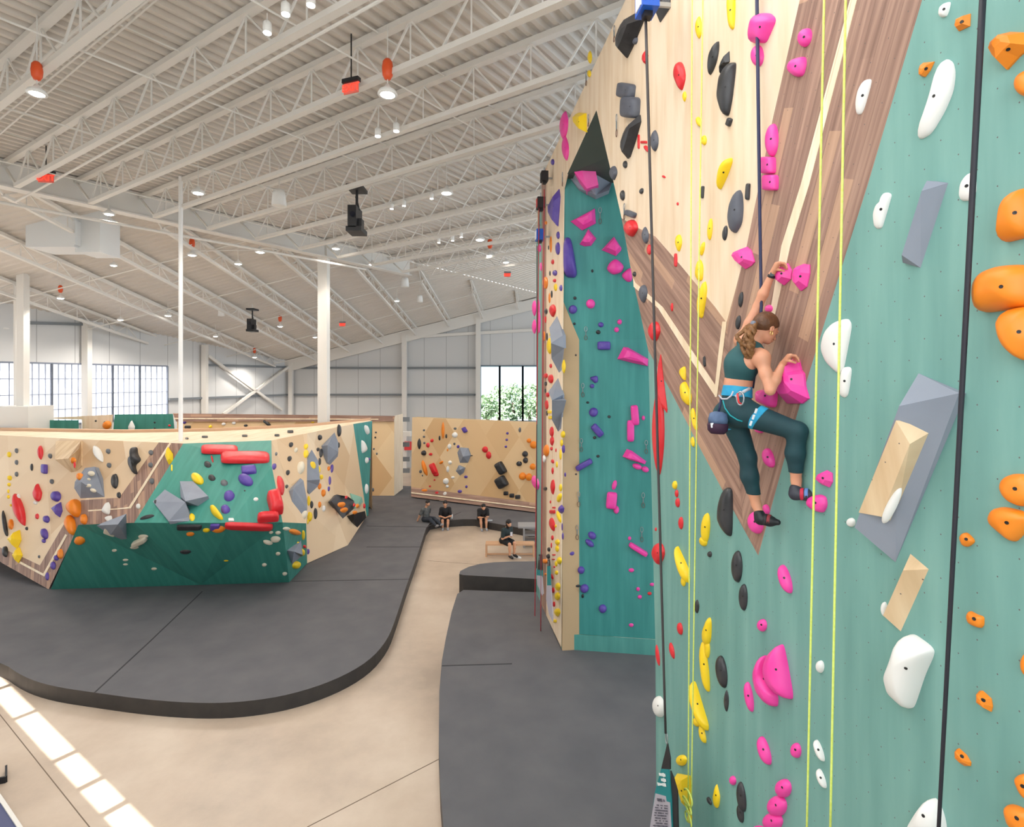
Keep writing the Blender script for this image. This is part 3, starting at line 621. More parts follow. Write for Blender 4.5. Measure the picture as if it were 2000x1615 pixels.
matslab(big, .3, 'huge charcoal crash mat wrapping round the free-standing boulder', seams=[[(185, 1352), (290, 1255), (395, 1155)], [(570, 1135), (800, 1131)], [(716, 1068), (823, 1068)], [(716, 1027), (832, 1029)], [(620, 1172), (788, 1170)] if False else [(832, 1030), (900, 1000)]])
matslab(smooth([(1100, 1158), (905, 1151), (896, 1138), (897, 1122), (918, 1108), (955, 1099), (1000, 1096.5), (1110, 1096)], 2)[1:] if False else [(1052, 1131), (905, 1123), (897, 1121), (899, 1115), (915, 1107), (938, 1101), (965, 1098), (1000, 1096.5), (1058, 1096)], .62, 'raised charcoal mat with a rounded corner beyond the tall wall mat')
matslab([(1064, 1157), (905, 1152), (893, 1160), (882, 1195), (871, 1245), (863, 1290), (858, 1350), (857, 1450), (860, 1540), (866, 1615), (885, 1800), (920, 2100), (1500, 2600), (2600, 2600), (1400, 1820), (1283, 1660), (1283, 1290), (1283, 1276), (1097, 1268), (1080, 1232)], .3, 'long charcoal crash mat at the foot of the tall wall', seams=[[(865, 1280), (960, 1262), (1093, 1262)] if False else [(863, 1300), (1000, 1296)]])
# corner pieces at the lower left
bm_ = empty('blue_floor_pad', atz(0, 1600, .05), 'slate blue pad with a white edge in the lower left corner', 'floor pad')
P = [atz(x, y, .06) for x, y in ((-60, 1480), (0, 1560), (38, 1615), (80, 1680), (-200, 1800))]; m = MB(); m.prism(P, (0, 0, -.06)); m.build('pad', mat('slate_blue_vinyl', (74, 80, 118), .5), bm_, fixn=True)
m = MB(); m.bar(atz(-60, 1479, .07), atz(0, 1558, .07), .05, .02); m.bar(atz(0, 1558, .07), atz(82, 1680, .07), .05, .02); m.build('edge_strip', WHITE_STEEL, bm_)
hn = empty('floor_bracket', atz(8, 1512, .1), 'small black metal bracket standing on the floor at the left edge', 'bracket')
m = MB(); a = atz(-30, 1502, .05); b = atz(12, 1500, .05); c = atz(12, 1522, .05); d_ = atz(-30, 1530, .05); m.bar(b, c, .03, .1); m.build('upright', DARKM, hn); m = MB(); m.bar(c, d_, .03, .1); m.build('foot', DARKM, hn)
# low bouldering furniture on the far side
bench = empty('wooden_bench', atz(985, 1090, 0), 'plain light wood bench with the phone user on it', 'bench'); WD = mat('pine_wood', (204, 160, 124), .55)
bY = atz(950, 1088, 0).y; bx0 = (948-CX)/F*bY; bx1 = (1044-CX)/F*bY
m = MB(); m.box((bx0, bY, .42), (bx1, bY+.4, .47)); m.build('seat', WD, bench)
for x in (bx0, bx1-.06):
    for y in (0, .34): m = MB(); m.box((x, bY+y, 0), (x+.06, bY+y+.06, .42)); m.build('leg', WD, bench)
m = MB(); m.box((bx0, bY+.17, .03), (bx1, bY+.23, .07)); m.build('stretcher', WD, bench)
GB = mat('grey_laminate', (150, 150, 152), .5)
tb2 = empty('grey_cubby', atz(1030, 1072, 0), 'grey slab-sided cubby table behind the wooden bench', 'table'); Yc = atz(1010, 1070, 0).y
m = MB(); m.box(((1012-CX)/F*Yc, Yc, .75), ((1062-CX)/F*Yc, Yc+.7, .81)); m.build('tabletop', GB, tb2)
for x in (1022, 1056): m = MB(); m.box(((x-CX)/F*Yc, Yc, 0), ((x+3)/F*Yc-CX/F*Yc, Yc+.7, .75)); m.build('side_panel', GB, tb2)
for z in (.2, .45): m = MB(); m.box(((1025-CX)/F*Yc, Yc+.05, z), ((1056-CX)/F*Yc, Yc+.65, z+.04)); m.build('shelf', GB, tb2)
for k, (x, y, h, c_, lb, nm, cat) in enumerate(((940, 1032, .26, (236, 236, 236), 'tall white bottle standing on the floor at the mat edge', 'water_bottle', 'bottle'), (882.5, 1013, .24, (232, 232, 230), 'white bottle on the mat beside the person in black shorts', 'water_bottle', 'bottle'))):
    p = atz(x, y, 0 if k == 0 else .3); r = empty(nm, p, lb, cat); m = MB(); m.lathe(p, [(0, 0), (.04, 0), (.045, .02), (.045, h*.72), (.025, h*.85), (.0, h*.85)], 12); m.build('body', mat('white_bottle_plastic', c_, .4), r, smooth=True)
    m = MB(); m.lathe(p, [(0, h*.83), (.026, h*.83), (.026, h), (0, h)], 12); m.build('cap', mat('grey_cap', (150, 150, 155), .5), r)
SH = mat('white_trainer', (225, 222, 216), .6)
def shoe(p, ang, m1, label):
    r = empty('trainer', p, label, 'shoe', 'loose shoes'); c, s = math.cos(ang), math.sin(ang); T = lambda x, y, z: Vector((p.x+x*c-y*s, p.y+x*s+y*c, p.z+z))
    m = MB(); ring = [(-.14, .0, .04), (-.12, .05, .045), (0, .05, .04), (.12, .045, .04), (.16, 0, .03), (.12, -.045, .04), (0, -.05, .04), (-.12, -.05, .045)]
    m.prism([T(x, y, 0) for x, y, w in ring], (0, 0, .03)); m.build('sole', mat('white_rubber', (238, 238, 236), .5), r, fixn=True)
    m = MB(); lo = [T(x, y, .03) for x, y, w in ring]; hi = [T(x*.85-.01, y*.7, .11 if x < 0 else .07 if x < .1 else .05) for x, y, w in ring]
    m.mesh(lo+hi, [(k, (k+1) % 8, 8+(k+1) % 8, 8+k) for k in range(8)]+[tuple(range(8, 16))]); m.build('upper', m1, r, smooth=True)
shoe(atz(1004, 1087, 0), .6, SH, 'white trainer lying in front of the bench'); shoe(atz(1010, 1089, 0), -.3, SH, 'white trainer tipped beside the other one right of the bench')
shoe(atz(955, 1017, .3), .3, mat('grey_trainer', (150, 150, 155), .6), 'grey shoe lying on the mat right of the hunched person')
# ---------------------------------------------------------------- climbing holds
HC = {'K': ((30, 31, 35), 'black', .38), 'S': ((88, 92, 98), 'grey', .5), 'G': ((70, 74, 86), 'slate grey', .55), 'P': ((240, 52, 158), 'pink', .42), 'Y': ((246, 206, 8), 'yellow', .4), 'R': ((214, 20, 30), 'red', .38),
      'V': ((74, 50, 150), 'purple', .42), 'O': ((236, 124, 6), 'orange', .45), 'W': ((232, 231, 228), 'white', .5), 'C': ((222, 212, 190), 'cream', .6)}
def holdmat(k):
    c, n, r = HC[k]; light = tuple(min(255, v+(255-v)*.13) for v in c)
    return mat('%s_hold_resin' % n.replace(' ', '_'), c, r, noise=.55, nscale=5, col2=light, bump=.06)
BOLT = mat('bolt_recess', (22, 22, 24), .4)
def outline(kind, n=20):
    pts = []
    if kind in 'esdu':
        for k in range(n):
            a = 2*math.pi*k/n; x, y = math.cos(a)/2, math.sin(a)/2
            if kind == 's': x = x*(abs(math.cos(a)))**.6
            if kind == 'd': x *= 1-.55*max(0, y*2)**1.3 if y > 0 else 1
            if kind == 'u': x *= 1-.75*max(0, -y*2) if y < 0 else 1
            pts.append((x, y))
    elif kind == 'b':
        for k in range(n):
            a = 2*math.pi*k/n; c, s = math.cos(a), math.sin(a)
            pts.append((math.copysign(abs(c)**.35, c)/2, math.copysign(abs(s)**.35, s)/2))
    elif kind == 'k': pts = [(0, -.5), (.5, -.12), (.32, .34), (0, .5), (-.42, .2), (-.36, -.25)]
    return pts
def resample(poly, n=22, rnd=2):
    for _ in range(rnd):
        q = []
        for a, b in zip(poly, poly[1:]+poly[:1]): q += [(a[0]*.8+b[0]*.2, a[1]*.8+b[1]*.2), (a[0]*.2+b[0]*.8, a[1]*.2+b[1]*.8)]
        poly = q
    return poly
HOLDS = []
def add(block, surf, text, phrase=None, off=0):
    bx, by, s = block
    for item in text.replace('\n', ' ').split(';'):
        t = item.split()
        if not t: continue
        col, kind = t[0], t[1]
        if kind == 'p' or kind == 'q':                     # explicit outline: p rounded, q angular
            pts = [tuple(float(v) for v in w.split(',')) for w in t[2:] if ',' in w]; pr = [float(w) for w in t[2:] if ',' not in w]
            poly = [(bx+x*s, by+y*s) for x, y in pts]
            if kind == 'p': poly = resample(poly, rnd=2)
        else:
            v = [float(w) for w in t[2:]]; cx, cy, w, h = v[:4]; rot = math.radians(v[4]) if len(v) > 4 else 0; pr = v[5:6]
            w = max(w, 14/s*.12 if s < .2 else w)
            poly = [(bx+(cx+x*w*math.cos(rot)-y*h*math.sin(rot))*s, by+(cy+x*w*math.sin(rot)+y*h*math.cos(rot))*s) for x, y in outline(kind)]
        xs = [p[0] for p in poly]; ys = [p[1] for p in poly]
        HOLDS.append(dict(col=col, kind=kind, poly=poly, surf=surf, phrase=phrase, off=off, pr=pr[0] if pr else None, cx=(min(xs)+max(xs))/2, cy=(min(ys)+max(ys))/2, w=max(xs)-min(xs), h=max(ys)-min(ys)))
A = (1100, 0, .18576); B = (1030, 180, .18576); Cc = (1030, 480, .18576); Dd = (1030, 780, .18576); E = (1030, 1060, .18576); Ff = (1340, 0, .22291); G = (1640, 0, .22291); H = (1200, 300, .18576)
I = (1640, 300, .22291); J = (1360, 480, .18576); K = (1360, 740, .18576); Lb = (1640, 640, .22291); M = (1640, 960, .22291); Nn = (1640, 1255, .22291); O = (1240, 600, .18576); Pp = (1240, 900, .22291); Q = (1250, 1255, .22291)
S = (700, 780, .24768); T = (0, 780, .24768); U = (350, 780, .24768); X1 = (1036, 330, .12384); X2 = (1036, 530, .12384); X3 = (1036, 730, .12384); X4 = (1036, 930, .12384); X5 = (1036, 1090, .12384)
PX = (0, 0, 1)
add(A, 'near', """K q 770,130 860,200 700,490 620,610 570,560 565,450 680,220; K q 985,-100 1130,-100 1130,80 990,235 980,120; G e 755 425 60 90 15; R k 860 600 75 150; R d 1225 800 130 300 -5; Y d 1275 1015 45 110;
Y s 1425 290 75 235; Y s 280 600 48 135; Y e 273 775 42 75; G b 670 955 180 160 8; G b 715 1130 190 225 4; R b 795 1490 24 150; R b 850 1495 70 28; R e 880 1565 40 90 -40; G s 960 1480 90 225; Y e 1425 1280 55 110 -20; Y e 1480 1475 60 105; Y q 100,1200 150,1185 245,1190 250,1390 235,1385 110,1270""")
add(B, 'near', """K q 1190,240 1200,310 1130,500 1050,680 1020,700 985,620 990,540 1050,400 1120,300; K e 1028 760 50 80; P s 385 350 90 300 5; P s 400 590 75 260 -5; V e 265 735 40 65; V q 335,1020 350,1100 320,1410 300,1400 220,1280 215,1190; G d 905 850 85 150;
K e 1000 1085 55 110; K e 1200 1040 45 65 20; G b 1090 1280 120 60 20; R d 1090 1430 150 180; G s 1240 1505 75 180 -5""")
add(B, 'recess', "P q 455,1360 710,1225 720,1380 575,1455; P q 550,1600 640,1440 725,1540 670,1615 600,1622")
add(Cc, 'recess', """P q 780,45 910,-95 990,25 985,50 930,108; V p 400,-90 460,-80 500,120 530,340 380,330 375,0 .3; P p 830,250 860,180 930,130 1020,210 990,280 900,310; P p 980,310 1070,230 1100,250 1105,370 1050,385; K e 500 550 35 35; V e 478 670 90 95 30; P e 665 610 95 100; K e 495 820 28 28; K e 683 265 25 35; P e 970 800 50 55; P e 938 882 52 55; V e 773 830 60 55; K e 745 908 50 45;
V b 805 1050 140 90; K e 507 1150 30 30; K e 480 1237 30 28; P q 945,1190 1010,1065 1060,1070 1270,1190 1265,1265 1100,1230; V p 645,1385 740,1360 745,1430 710,1450; V e 680 1475 50 45""")
add(Cc, 'near', "R e 1280 40 50 110; R b 1560 150 32 140; K e 1125 298 40 55; G d 1218 505 95 190; R d 1335 900 130 210; R e 1520 645 30 90")
add(Dd, 'recess', """K e 635 32 30 25; V e 695 135 95 100 30; K e 860 182 35 30; V b 735 325 75 150 -40; K e 707 402 38 32; K e 743 597 35 30; V b 595 685 190 60 -30; K e 508 785 35 28; K e 465 945 30 25; V e 680 1430 95 75 40; V e 655 1510 110 60 40; P b 1130 165 80 210 -5; P b 1085 330 75 225; P e 1220 195 35 50; P q 1000,600 1045,520 1100,540 1250,650 1235,680 1060,630;
P e 1155 705 105 60 20; P e 1240 735 80 60 25; P e 915 900 50 105 15; P b 885 1060 110 175 5; P e 935 1160 60 85; P e 1075 1460 35 40""")
add(PX, 'near', """R q 1287,692 1292,730 1304,800 1303,806 1290,780 1283,750; R s 1286 840 24 176; P q 1544,700 1556,702 1562,722 1570,730 1573,755 1582,778 1566,788 1527,788 1519,778 1521,745 1530,715 .42; P p 1476,760 1490,765 1516,750 1520,770 1516,798 1490,790 1476,785 .2; P e 1484 835 22 22; Y p 1377,546 1382,563 1378,590 1370,622 1362,620 1361,595 1367,570""")
add(Dd, 'near', "Y e 1550 900 55 90; R e 1570 990 40 80; R e 1580 1085 50 100; R e 1350 1365 22 40")
add(E, 'recess', """V e 460 108 80 60 -10; V e 565 287 75 80; V e 600 480 90 95 40; K e 530 452 60 30; K e 582 560 28 45; K e 462 683 35 18; V e 792 692 85 90; P b 1165 65 220 50 32; P e 1093 288 60 42; P e 1312 437 50 35; P e 1164 487 40 42; P e 1182 568 45 40; R e 1285 532 45 35; P e 1092 865 52 38""")
add(E, 'near', "R d 1378 115 140 230")
add(Pp, 'near', """R e 403 545 45 110; Y e 620 590 78 270 5; Y e 600 705 70 90 -20; K p 790,230 850,240 862,330 855,640 830,668 760,600 720,530 725,400 750,300; K e 655 818 42 52; Y p 340,735 370,780 470,940 488,1040 470,1075 430,1010 370,860; Y e 425 1055 45 90; K e 895 925 98 280; K e 950 1195 78 235; K s 543 1275 45 120; R e 395 1470 50 110 -10;
Y p 650,1360 675,1400 670,1560 640,1620 590,1600 585,1490; P e 1318 1035 90 270 -22; P e 1115 1440 88 110""")
add(Q, 'near', """Y p 515,20 545,-30 575,90 605,250 617,420 597,435 570,380 540,220; Y e 590 60 50 150; Y p 435,330 460,360 540,560 605,720 600,775 570,760 510,640 450,470 430,400; Y e 495 697 55 90 -30; Y e 548 800 45 170 -18; Y e 365 1030 95 100 40; Y q 295,1145 440,1165 455,1450 440,1475 400,1330 360,1250; Y e 437 1530 40 110; K e 715 255 95 290 -10; K s 757 510 45 190;
P p 1235,10 1290,210 1355,495 1290,490 1200,445 1110,340 1075,220 1110,90 1190,25 .16; P p 1080,105 1110,300 1190,430 1215,480 1210,560 1140,555 1040,460 990,300 995,200 1040,120 .14; P e 955 475 70 270 -12; P e 1090 945 85 270 -22; P e 1367 943 95 135 -10; P e 813 1207 60 85 -15; Y u 670 1345 65 210; K e 607 1385 30 80 -30; K e 890 1350 75 270 -10; K e 880 1495 60 170 -10; P e 1257 1275 145 165; P e 1203 1430 175 185; P e 1165 1565 180 160; P e 1040 1640 120 80;
W e 1578 210 75 110; W e 1570 945 52 210 -25; W e 1590 1190 52 190 -25; W e 165 560 105 190 -10; R s 155 110 30 190 -10; R s 280 70 40 150 -15""")
add(Ff, 'near', """Y p 345,-60 430,-60 435,50 425,240 400,265 375,240; K s 240 510 65 310 18; K q 380,450 385,540 320,600 300,670 290,600 330,520; K p 440,545 440,600 400,860 360,1015 320,1015 280,920 270,850 295,700 310,630 370,550; K b 380 1070 40 75 25; P p 545,380 545,300 580,160 640,115 730,115 780,150 790,185 740,280 685,380 620,375; P e 625 490 115 190; P e 1042 330 115 175 25;
P p 880,590 920,520 1050,490 1060,560 1030,660 970,680 900,640; P e 752 1228 118 290 3; P b 722 1448 135 150; P b 745 1600 135 140""")
add(H, 'near', """Y p 1240,40 1245,90 1180,230 1080,390 1075,350 1110,210 1180,60; K b 928 405 32 130 5; K b 1405 400 45 175 5; G p 1315,375 1350,430 1362,580 1340,740 1260,840 1210,820 1185,690 1220,510 1270,410; K e 1163 835 55 160 8; Y e 1005 795 55 230 5; Y d 675 940 75 180; Y e 925 1000 45 150 15; Y p 900,1110 940,1180 930,1330 880,1345 845,1300 860,1190 880,1130; R e 650 1120 28 140; R e 665 528 25 35; R e 520 243 45 25 30""")
add(G, 'near', """W p 285,690 270,770 210,960 180,1005 145,1005 140,900 170,780 220,700 .03; W p 980,15 960,90 930,145 880,155 865,140 880,60 930,25; O q 1150,120 1145,230 1030,275 1010,250 1035,165; O q 835,540 790,620 740,675 700,670 700,600 720,550; W p 905,540 950,515 1000,550 1020,640 1000,800 920,980 800,1170 710,1220 680,1210 720,1110 810,860 880,600 .05; O q 1315,460 1350,380 1480,280 1640,285 1700,400 1560,500 1440,612 1380,560 .09; O e 1660 735 260 240""")
add(I, 'near', """W p 385,345 430,340 460,360 440,430 400,560 370,650 330,662 300,640 290,540 320,450 380,400 .03; W p 1150,165 1200,200 1200,350 1140,415 1060,415 1045,370 1060,260 1110,190 .03; O p 1380,765 1400,600 1450,420 1550,320 1700,290 1750,500 1700,720 1400,778; O p 1170,1300 1180,1150 1250,1040 1400,980 1640,970 1750,1050 1740,1330 1450,1370 1210,1400 .12; O p 1375,1430 1450,1360 1600,1335 1750,1340 1850,1600 1700,1830 1600,1810 1480,1710 1410,1590 .12""")
add(J, 'near', """P q 370,110 400,60 530,10 580,50 620,170 580,210 510,245 430,190; K e 468 565 50 165 8; K e 440 805 55 150 10; P q 810,320 850,230 960,185 1010,260 1000,350 910,415 850,385; P q 1045,230 1120,190 1200,200 1200,290 1160,430 1080,475 1020,430 1015,330; P e 765 660 90 80; K s 85 1215 32 120; W p 1300,1080 1350,900 1450,800 1600,760 1640,830 1610,1000 1540,1340 1480,1340 1360,1230 .05; W b 1565,0 0 0 0""".replace('; W b 1565,0 0 0 0', '; W p 1530,1280 1610,1270 1640,1300 1600,1560 1560,1600 1510,1580 1500,1500 .03'))
add(K, 'near', "P e 760 830 110 220 -25; P q 1250,1060 1290,990 1370,960 1435,990 1440,1080 1400,1140 1310,1110; P p 1155,1300 1180,1240 1300,1210 1370,1240 1385,1330 1340,1410 1250,1390 1170,1340; P e 625 1510 160 240 -15; P e 735 1370 70 110 -25")
add(O, 'near', "Y e 695 60 60 110; K b 733 570 25 100 -5; Y p 535,615 540,770 515,765 460,690 475,640; Y p 475,800 515,775 560,850 600,930 595,1000 570,1040 500,990 475,900; Y p 590,1050 620,1080 665,1250 655,1305 625,1270 590,1130; Y e 610 1415 40 110 -8")
add(Lb, 'near', "O p 1400,1380 1430,1310 1520,1275 1700,1290 1720,1500 1615,1575 1500,1530 1440,1470")
add(Lb, 'near', "W p 485,1390 540,1385 545,1450 500,1570 420,1700 365,1720 385,1610 430,1500 .03", off=.1)
add(M, 'near', "O p 1300,230 1340,150 1430,130 1615,170 1700,230 1620,370 1530,452 1420,370 1320,290; O p 1045,400 1080,360 1120,360 1200,435 1130,485 1080,480; O p 1105,1090 1130,1040 1200,1075 1270,1095 1270,1170 1240,1200 1130,1160; W e 100 270 80 80; W e 390 1030 60 130")
add(Nn, 'near', "W p 560,-60 620,-80 790,20 835,70 820,130 740,270 640,520 610,570 560,578 430,480 395,370 400,310 480,150 .13; O q 1200,420 1230,420 1330,490 1345,560 1330,605 1200,530; O q 1010,930 1030,925 1110,985 1155,1050 1150,1080 1090,1080 1015,1020; O e 1660 190 150 230; O p 1520,1190 1570,1145 1700,1150 1700,1400 1615,1360; O p 1435,1440 1470,1410 1560,1430 1700,1500 1700,1700 1500,1640; W p 815,1345 880,1420 930,1550 950,1700 560,1700 620,1590 730,1440 .1")
FE = 'far end of the tall wall'
add(X1, 'near', "V e 435 1045 55 120; V e 430 1255 75 200; R e 350 1465 50 80; O e 320 1190 40 260; K e 285 1240 22 70; O e 243 850 45 60; P e 140 1250 60 120; P e 165 1540 35 140", FE)
add(X2, 'near', "O e 235 180 85 190; K e 307 30 25 80; R e 380 145 55 60; Y e 395 250 55 120; V e 480 262 50 100; V e 385 25 75 90; K e 335 360 32 120; O e 300 420 35 160; R d 350 620 110 200; K e 245 630 55 90; R e 235 760 35 110; P s 125 570 50 260; P s 60 580 70 250; P s 60 870 70 230; P e 130 800 60 350; Y e 390 835 48 55; Y e 312 990 35 60; Y s 300 1175 90 260; K e 260 1030 30 130; O e 215 1020 35 150; R e 320 1490 45 70; Y s 525 1500 60 220", FE)
add(X3, 'near', "R e 320 80 90 140; R e 240 30 70 80; K e 240 155 45 75; K e 235 265 30 70; Y e 350 215 50 50; R e 270 330 60 80; R e 255 490 60 150; Y e 390 480 45 75; Y b 305 600 60 50; Y b 315 690 60 50; K e 262 620 30 90; R e 335 910 70 160; R d 340 1060 70 150; Y e 512 955 70 110; O e 250 1210 95 190; W s 215 1340 60 120; R e 330 1180 45 60; R e 402 1205 22 60; V e 520 1185 50 130; Y e 490 1090 45 110; Y e 475 1270 40 170; R e 350 1380 50 70 -20; Y e 415 1430 35 100; R d 350 1530 40 110; V e 547 1590 30 70", FE)
add(X4, 'near', "R d 352 170 75 240; Y e 475 180 50 120; Y e 455 340 70 150 20; V k 480 520 100 140; Y s 450 640 60 200 -20; K e 235 195 60 60; R e 315 405 25 50; R b 370 495 50 25; R b 350 560 90 60; R d 345 760 90 220 -15; Y e 398 785 30 50; V e 500 800 22 120; V e 510 945 30 110; R e 345 970 45 80; Y e 425 1040 75 90; Y e 420 1140 60 110; R e 330 1090 25 90; R b 370 1240 50 25; R b 362 1310 45 22; Y e 455 1330 80 120; Y e 405 1380 45 90; R e 375 1430 35 30; Y e 410 1520 55 70; O e 230 1340 90 70 20; K e 290 1155 50 70; K e 280 1265 60 80; P s 80 100 110 240 -20", FE)
add(X5, 'near', "O e 237 253 30 40; Y e 432 450 80 130; Y e 425 600 85 130; R e 355 505 55 90; R e 370 725 45 85; R e 340 290 40 90 -20; Y d 425 855 100 130; Y b 390 990 50 50", FE)
add(T, 'boulder', """Y e 70 435 35 45; S e 130 405 30 40; S e 130 497 30 40; S e 130 590 30 40; Y e 75 620 40 40; Y e 70 672 30 30; Y e 65 725 20 30; Y e 65 768 25 30; Y e 85 835 20 20; R s 318 420 48 115; S e 395 447 35 40; K e 250 535 25 60; V b 352 550 50 75; S e 408 648 35 40; R u 295 735 75 140; R s 150 870 80 270 -20; W e 145 770 30 50; W e 280 815 35 30; R e 292 922 32 45; V e 440 765 85 85; V q 400,855 480,810 495,880 470,930;
V e 365 945 55 60 -30; V e 350 1060 60 90 -20; V e 345 1115 35 35; K p 10,860 40,920 70,1070 50,1085 30,1000; O e 85 985 45 85; Y q 55,1110 155,1030 170,1110 130,1180; Y q 95,1230 150,1165 180,1230 140,1290; K e 40 1200 50 90; K e 210 1018 25 30; W s 775 430 60 150 -30; S e 853 410 38 42; S e 860 520 38 42; K p 1030,380 1080,375 1085,430 1120,480 1060,520 1085,590 1050,590 1010,530 1010,480 1040,460; K e 905 645 60 120; K e 937 755 35 50; S e 1190 420 38 42; S e 1187 518 38 42; S e 1197 645 38 50; W e 1090 843 35 45;
Y q 1320,375 1365,430 1365,490 1330,515 1300,450; Y b 1355 540 12 50; O p 520,830 590,780 640,810 640,900 600,940 520,880 .3; O p 500,960 540,900 590,950 605,1040 570,1080 520,1020 .25; O e 660 945 60 85; W p 795,880 850,800 875,840 865,910 820,905; W p 820,930 885,910 885,980 840,960; O e 630 1110 85 60 10; O e 475 1218 48 80; V e 443 1250 40 45; V e 418 1310 45 65; V e 372 1395 32 65; S e 308 1240 20 25;
C b 1105 1115 120 40 -25; C e 1130 1080 80 30; C e 1060 1167 70 20; C e 903 1190 40 20; C e 990 1265 45 18; C e 990 1300 40 14; C e 1215 1335 45 20; C b 880 1030 100 50 20; K e 1160 930 120 25 -15; K e 1230 810 30 35; Y e 1515 930 45 60; Y e 1440 955 50 20""")
add(T, 'boulder', "O e 560 480 85 50; R e 588 515 20 55; O e 630 610 60 60 30; C e 720 585 55 40; C e 690 630 50 25; C e 695 680 50 30; C e 735 718 50 30 20", off=.28)
add(U, 'boulder', """R b 318 403 290 58 1 .12; R b 520 468 385 74 0 .15; R e 260 470 15 60 -15; K e 225 515 60 45 20; K e 258 620 60 45 20; S e 355 660 60 45; V b 550 562 120 60 -5; V e 525 640 125 80 25; V e 395 765 90 75 -30; V e 365 870 75 65; Y e 145 630 110 70 35; Y p 240,850 280,840 355,940 330,955 260,910; K e 517 720 15 12; W e 605 788 40 28; R s 800 680 50 160 -15; R b 755 835 105 165 -15 .35; R b 700 945 170 50 -3 .25; R b 550 992 380 42 2 .12; W b 410 950 45 22;
V b 285 1002 80 45; O e 310 1020 110 50; K b 80 1005 200 40; O e 88 1060 65 30; Y e 215 1030 60 30; C e 760 1100 80 45; C e 700 1125 80 30 15; C e 780 1050 45 25; C e 725 1048 35 20; O e 910 1045 95 45 15; C e 845 1020 55 30; C e 780 1215 38 25; C e 672 1303 38 25; C e 833 1373 38 25; Y e 370 1272 38 10; K e 50 1200 90 30;
S e 765 430 20 30; V e 750 530 35 50; K e 882 358 35 40; K e 870 468 35 42; K e 857 578 32 42; K e 848 687 25 30; Y e 1000 372 35 45; Y e 1000 430 40 65; C e 920 400 30 40; C e 960 540 60 100; Y e 1043 530 68 85; Y e 1100 555 28 60; Y e 1122 612 28 40; K e 1110 300 35 45; K e 1118 420 30 80; K e 1095 395 25 30; K e 1108 490 22 60; O e 1160 365 25 50; K e 1262 245 35 100; K e 1260 360 15 45; V e 1205 540 25 80; O e 1180 545 25 35; V e 1188 640 22 70; O e 1107 685 28 50; O e 1138 738 35 60; V e 1180 705 20 40;
O e 1108 830 25 50; K e 1045 830 25 60; K e 1075 900 30 90; W e 1140 860 30 50; C e 985 910 55 70; Y e 1030 925 40 80; Y e 1010 965 25 40; Y e 1022 800 25 80; Y e 980 1070 25 80; Y e 940 1140 25 40; Y e 970 1205 45 60; Y e 925 1305 75 55 -35; R e 990 1160 28 28; V e 1017 1200 22 45; W e 1480 240 35 80 -20; W p 1435,310 1470,350 1490,400 1445,430 1435,400; W e 1480 480 30 50; W e 1478 705 30 80; V e 1500 470 18 18""")
add(U, 'boulder', "O e 1280 830 62 42; O e 1300 872 60 42; R e 1318 772 22 28; R e 1380 832 20 30; O e 1405 840 28 34; O e 1385 892 40 28; R e 1460 840 20 40", off=.3)
add(S, 'far', """S e 517 243 18 18; S e 517 294 18 18; S e 520 343 18 18; K s 480 350 30 90; K e 515 422 42 42; O s 667 245 24 140; R e 548 360 28 40; R e 580 325 25 30 40; K e 640 305 15 40; K e 693 290 15 35; S e 763 230 22 20; W e 760 280 45 45; V b 840 240 30 45 -30; V e 787 372 22 26; W e 718 370 30 40; S e 757 350 18 20; R e 570 432 28 22; O e 703 400 12 20; K e 890 443 25 8; O e 522 540 30 130 -18; R b 595 545 40 90 -25; R e 612 590 45 35; O e 655 497 35 20 -40; W e 722 497 30 30; W e 705 550 25 50; S e 490 568 22 25; S e 505 600 10 15;
R e 600 635 14 14; W e 745 615 28 22; W e 690 645 45 50; W e 700 685 25 25; V e 848 610 28 22; V e 852 688 18 22; R e 565 685 16 14; V e 800 725 35 25; O e 523 718 55 25; R e 622 738 40 28; W e 685 745 35 35; W e 655 790 35 40; W e 695 780 35 35; R e 1000 395 45 50; R e 1028 440 40 60; S e 1273 240 20 40; V e 1175 267 20 20; V e 1170 318 20 20; V e 1163 372 20 20; K b 1128 540 60 100 -30; K b 1135 650 80 90 -30; K e 1315 430 45 48; K e 1318 480 40 48; K e 1268 507 45 40; K b 1165 740 35 30; K b 1212 757 35 32; K b 1258 768 38 32; O e 1345 325 35 35; O e 1382 358 55 60; O e 1375 530 45 50; O e 1295 605 55 60; O e 1345 612 50 60; O e 1245 835 35 40""")
add(S, 'back', "V e 97 468 16 16; K e 133 300 14 16; S e 138 260 16 14; S e 145 428 14 20; S e 122 390 14 16; V e 85 665 16 24; S e 115 712 18 30")
add(PX, 'deck', "K b 400 853 12 3; K b 478 851 11 3; K b 541 850 10 3; K b 567 843 12 4; K e 365 856 7 3")
add(PX, 'back2', "O e 209 830 18 16 -35; K e 187 822 4 4; K e 187 840 4 4; K e 205 826 6 7; W u 257 833 13 24; K e 302 825 4 4; K e 302 837 4 4; R e 331 831 5 4")
add(PX, 'back', "V e 360 824 8 8; Y b 411 815 5 8; Y b 611 821 6 10; K b 522 826 16 5 40; W e 437 828 8 6; W e 457 826 8 6; K e 480 831 8 5; Y e 411 833 7 6; K b 367 834 12 6")
from mathutils.bvhtree import BVHTree
PHR = {'deck': 'on the boulder top', 'recess': 'on the teal recess face', 'boulder': 'on the boulder', 'far': 'on the far diamond wall', 'back': 'on the rear wall', 'back2': 'on the rear green-and-birch panels'}
def inpoly(x, y, poly):
    r = False
    for (x0, y0), (x1, y1) in zip(poly, poly[1:]+poly[:1]):
        if (y0 > y) != (y1 > y) and x < (x1-x0)*(y-y0)/(y1-y0)+x0: r = not r
    return r
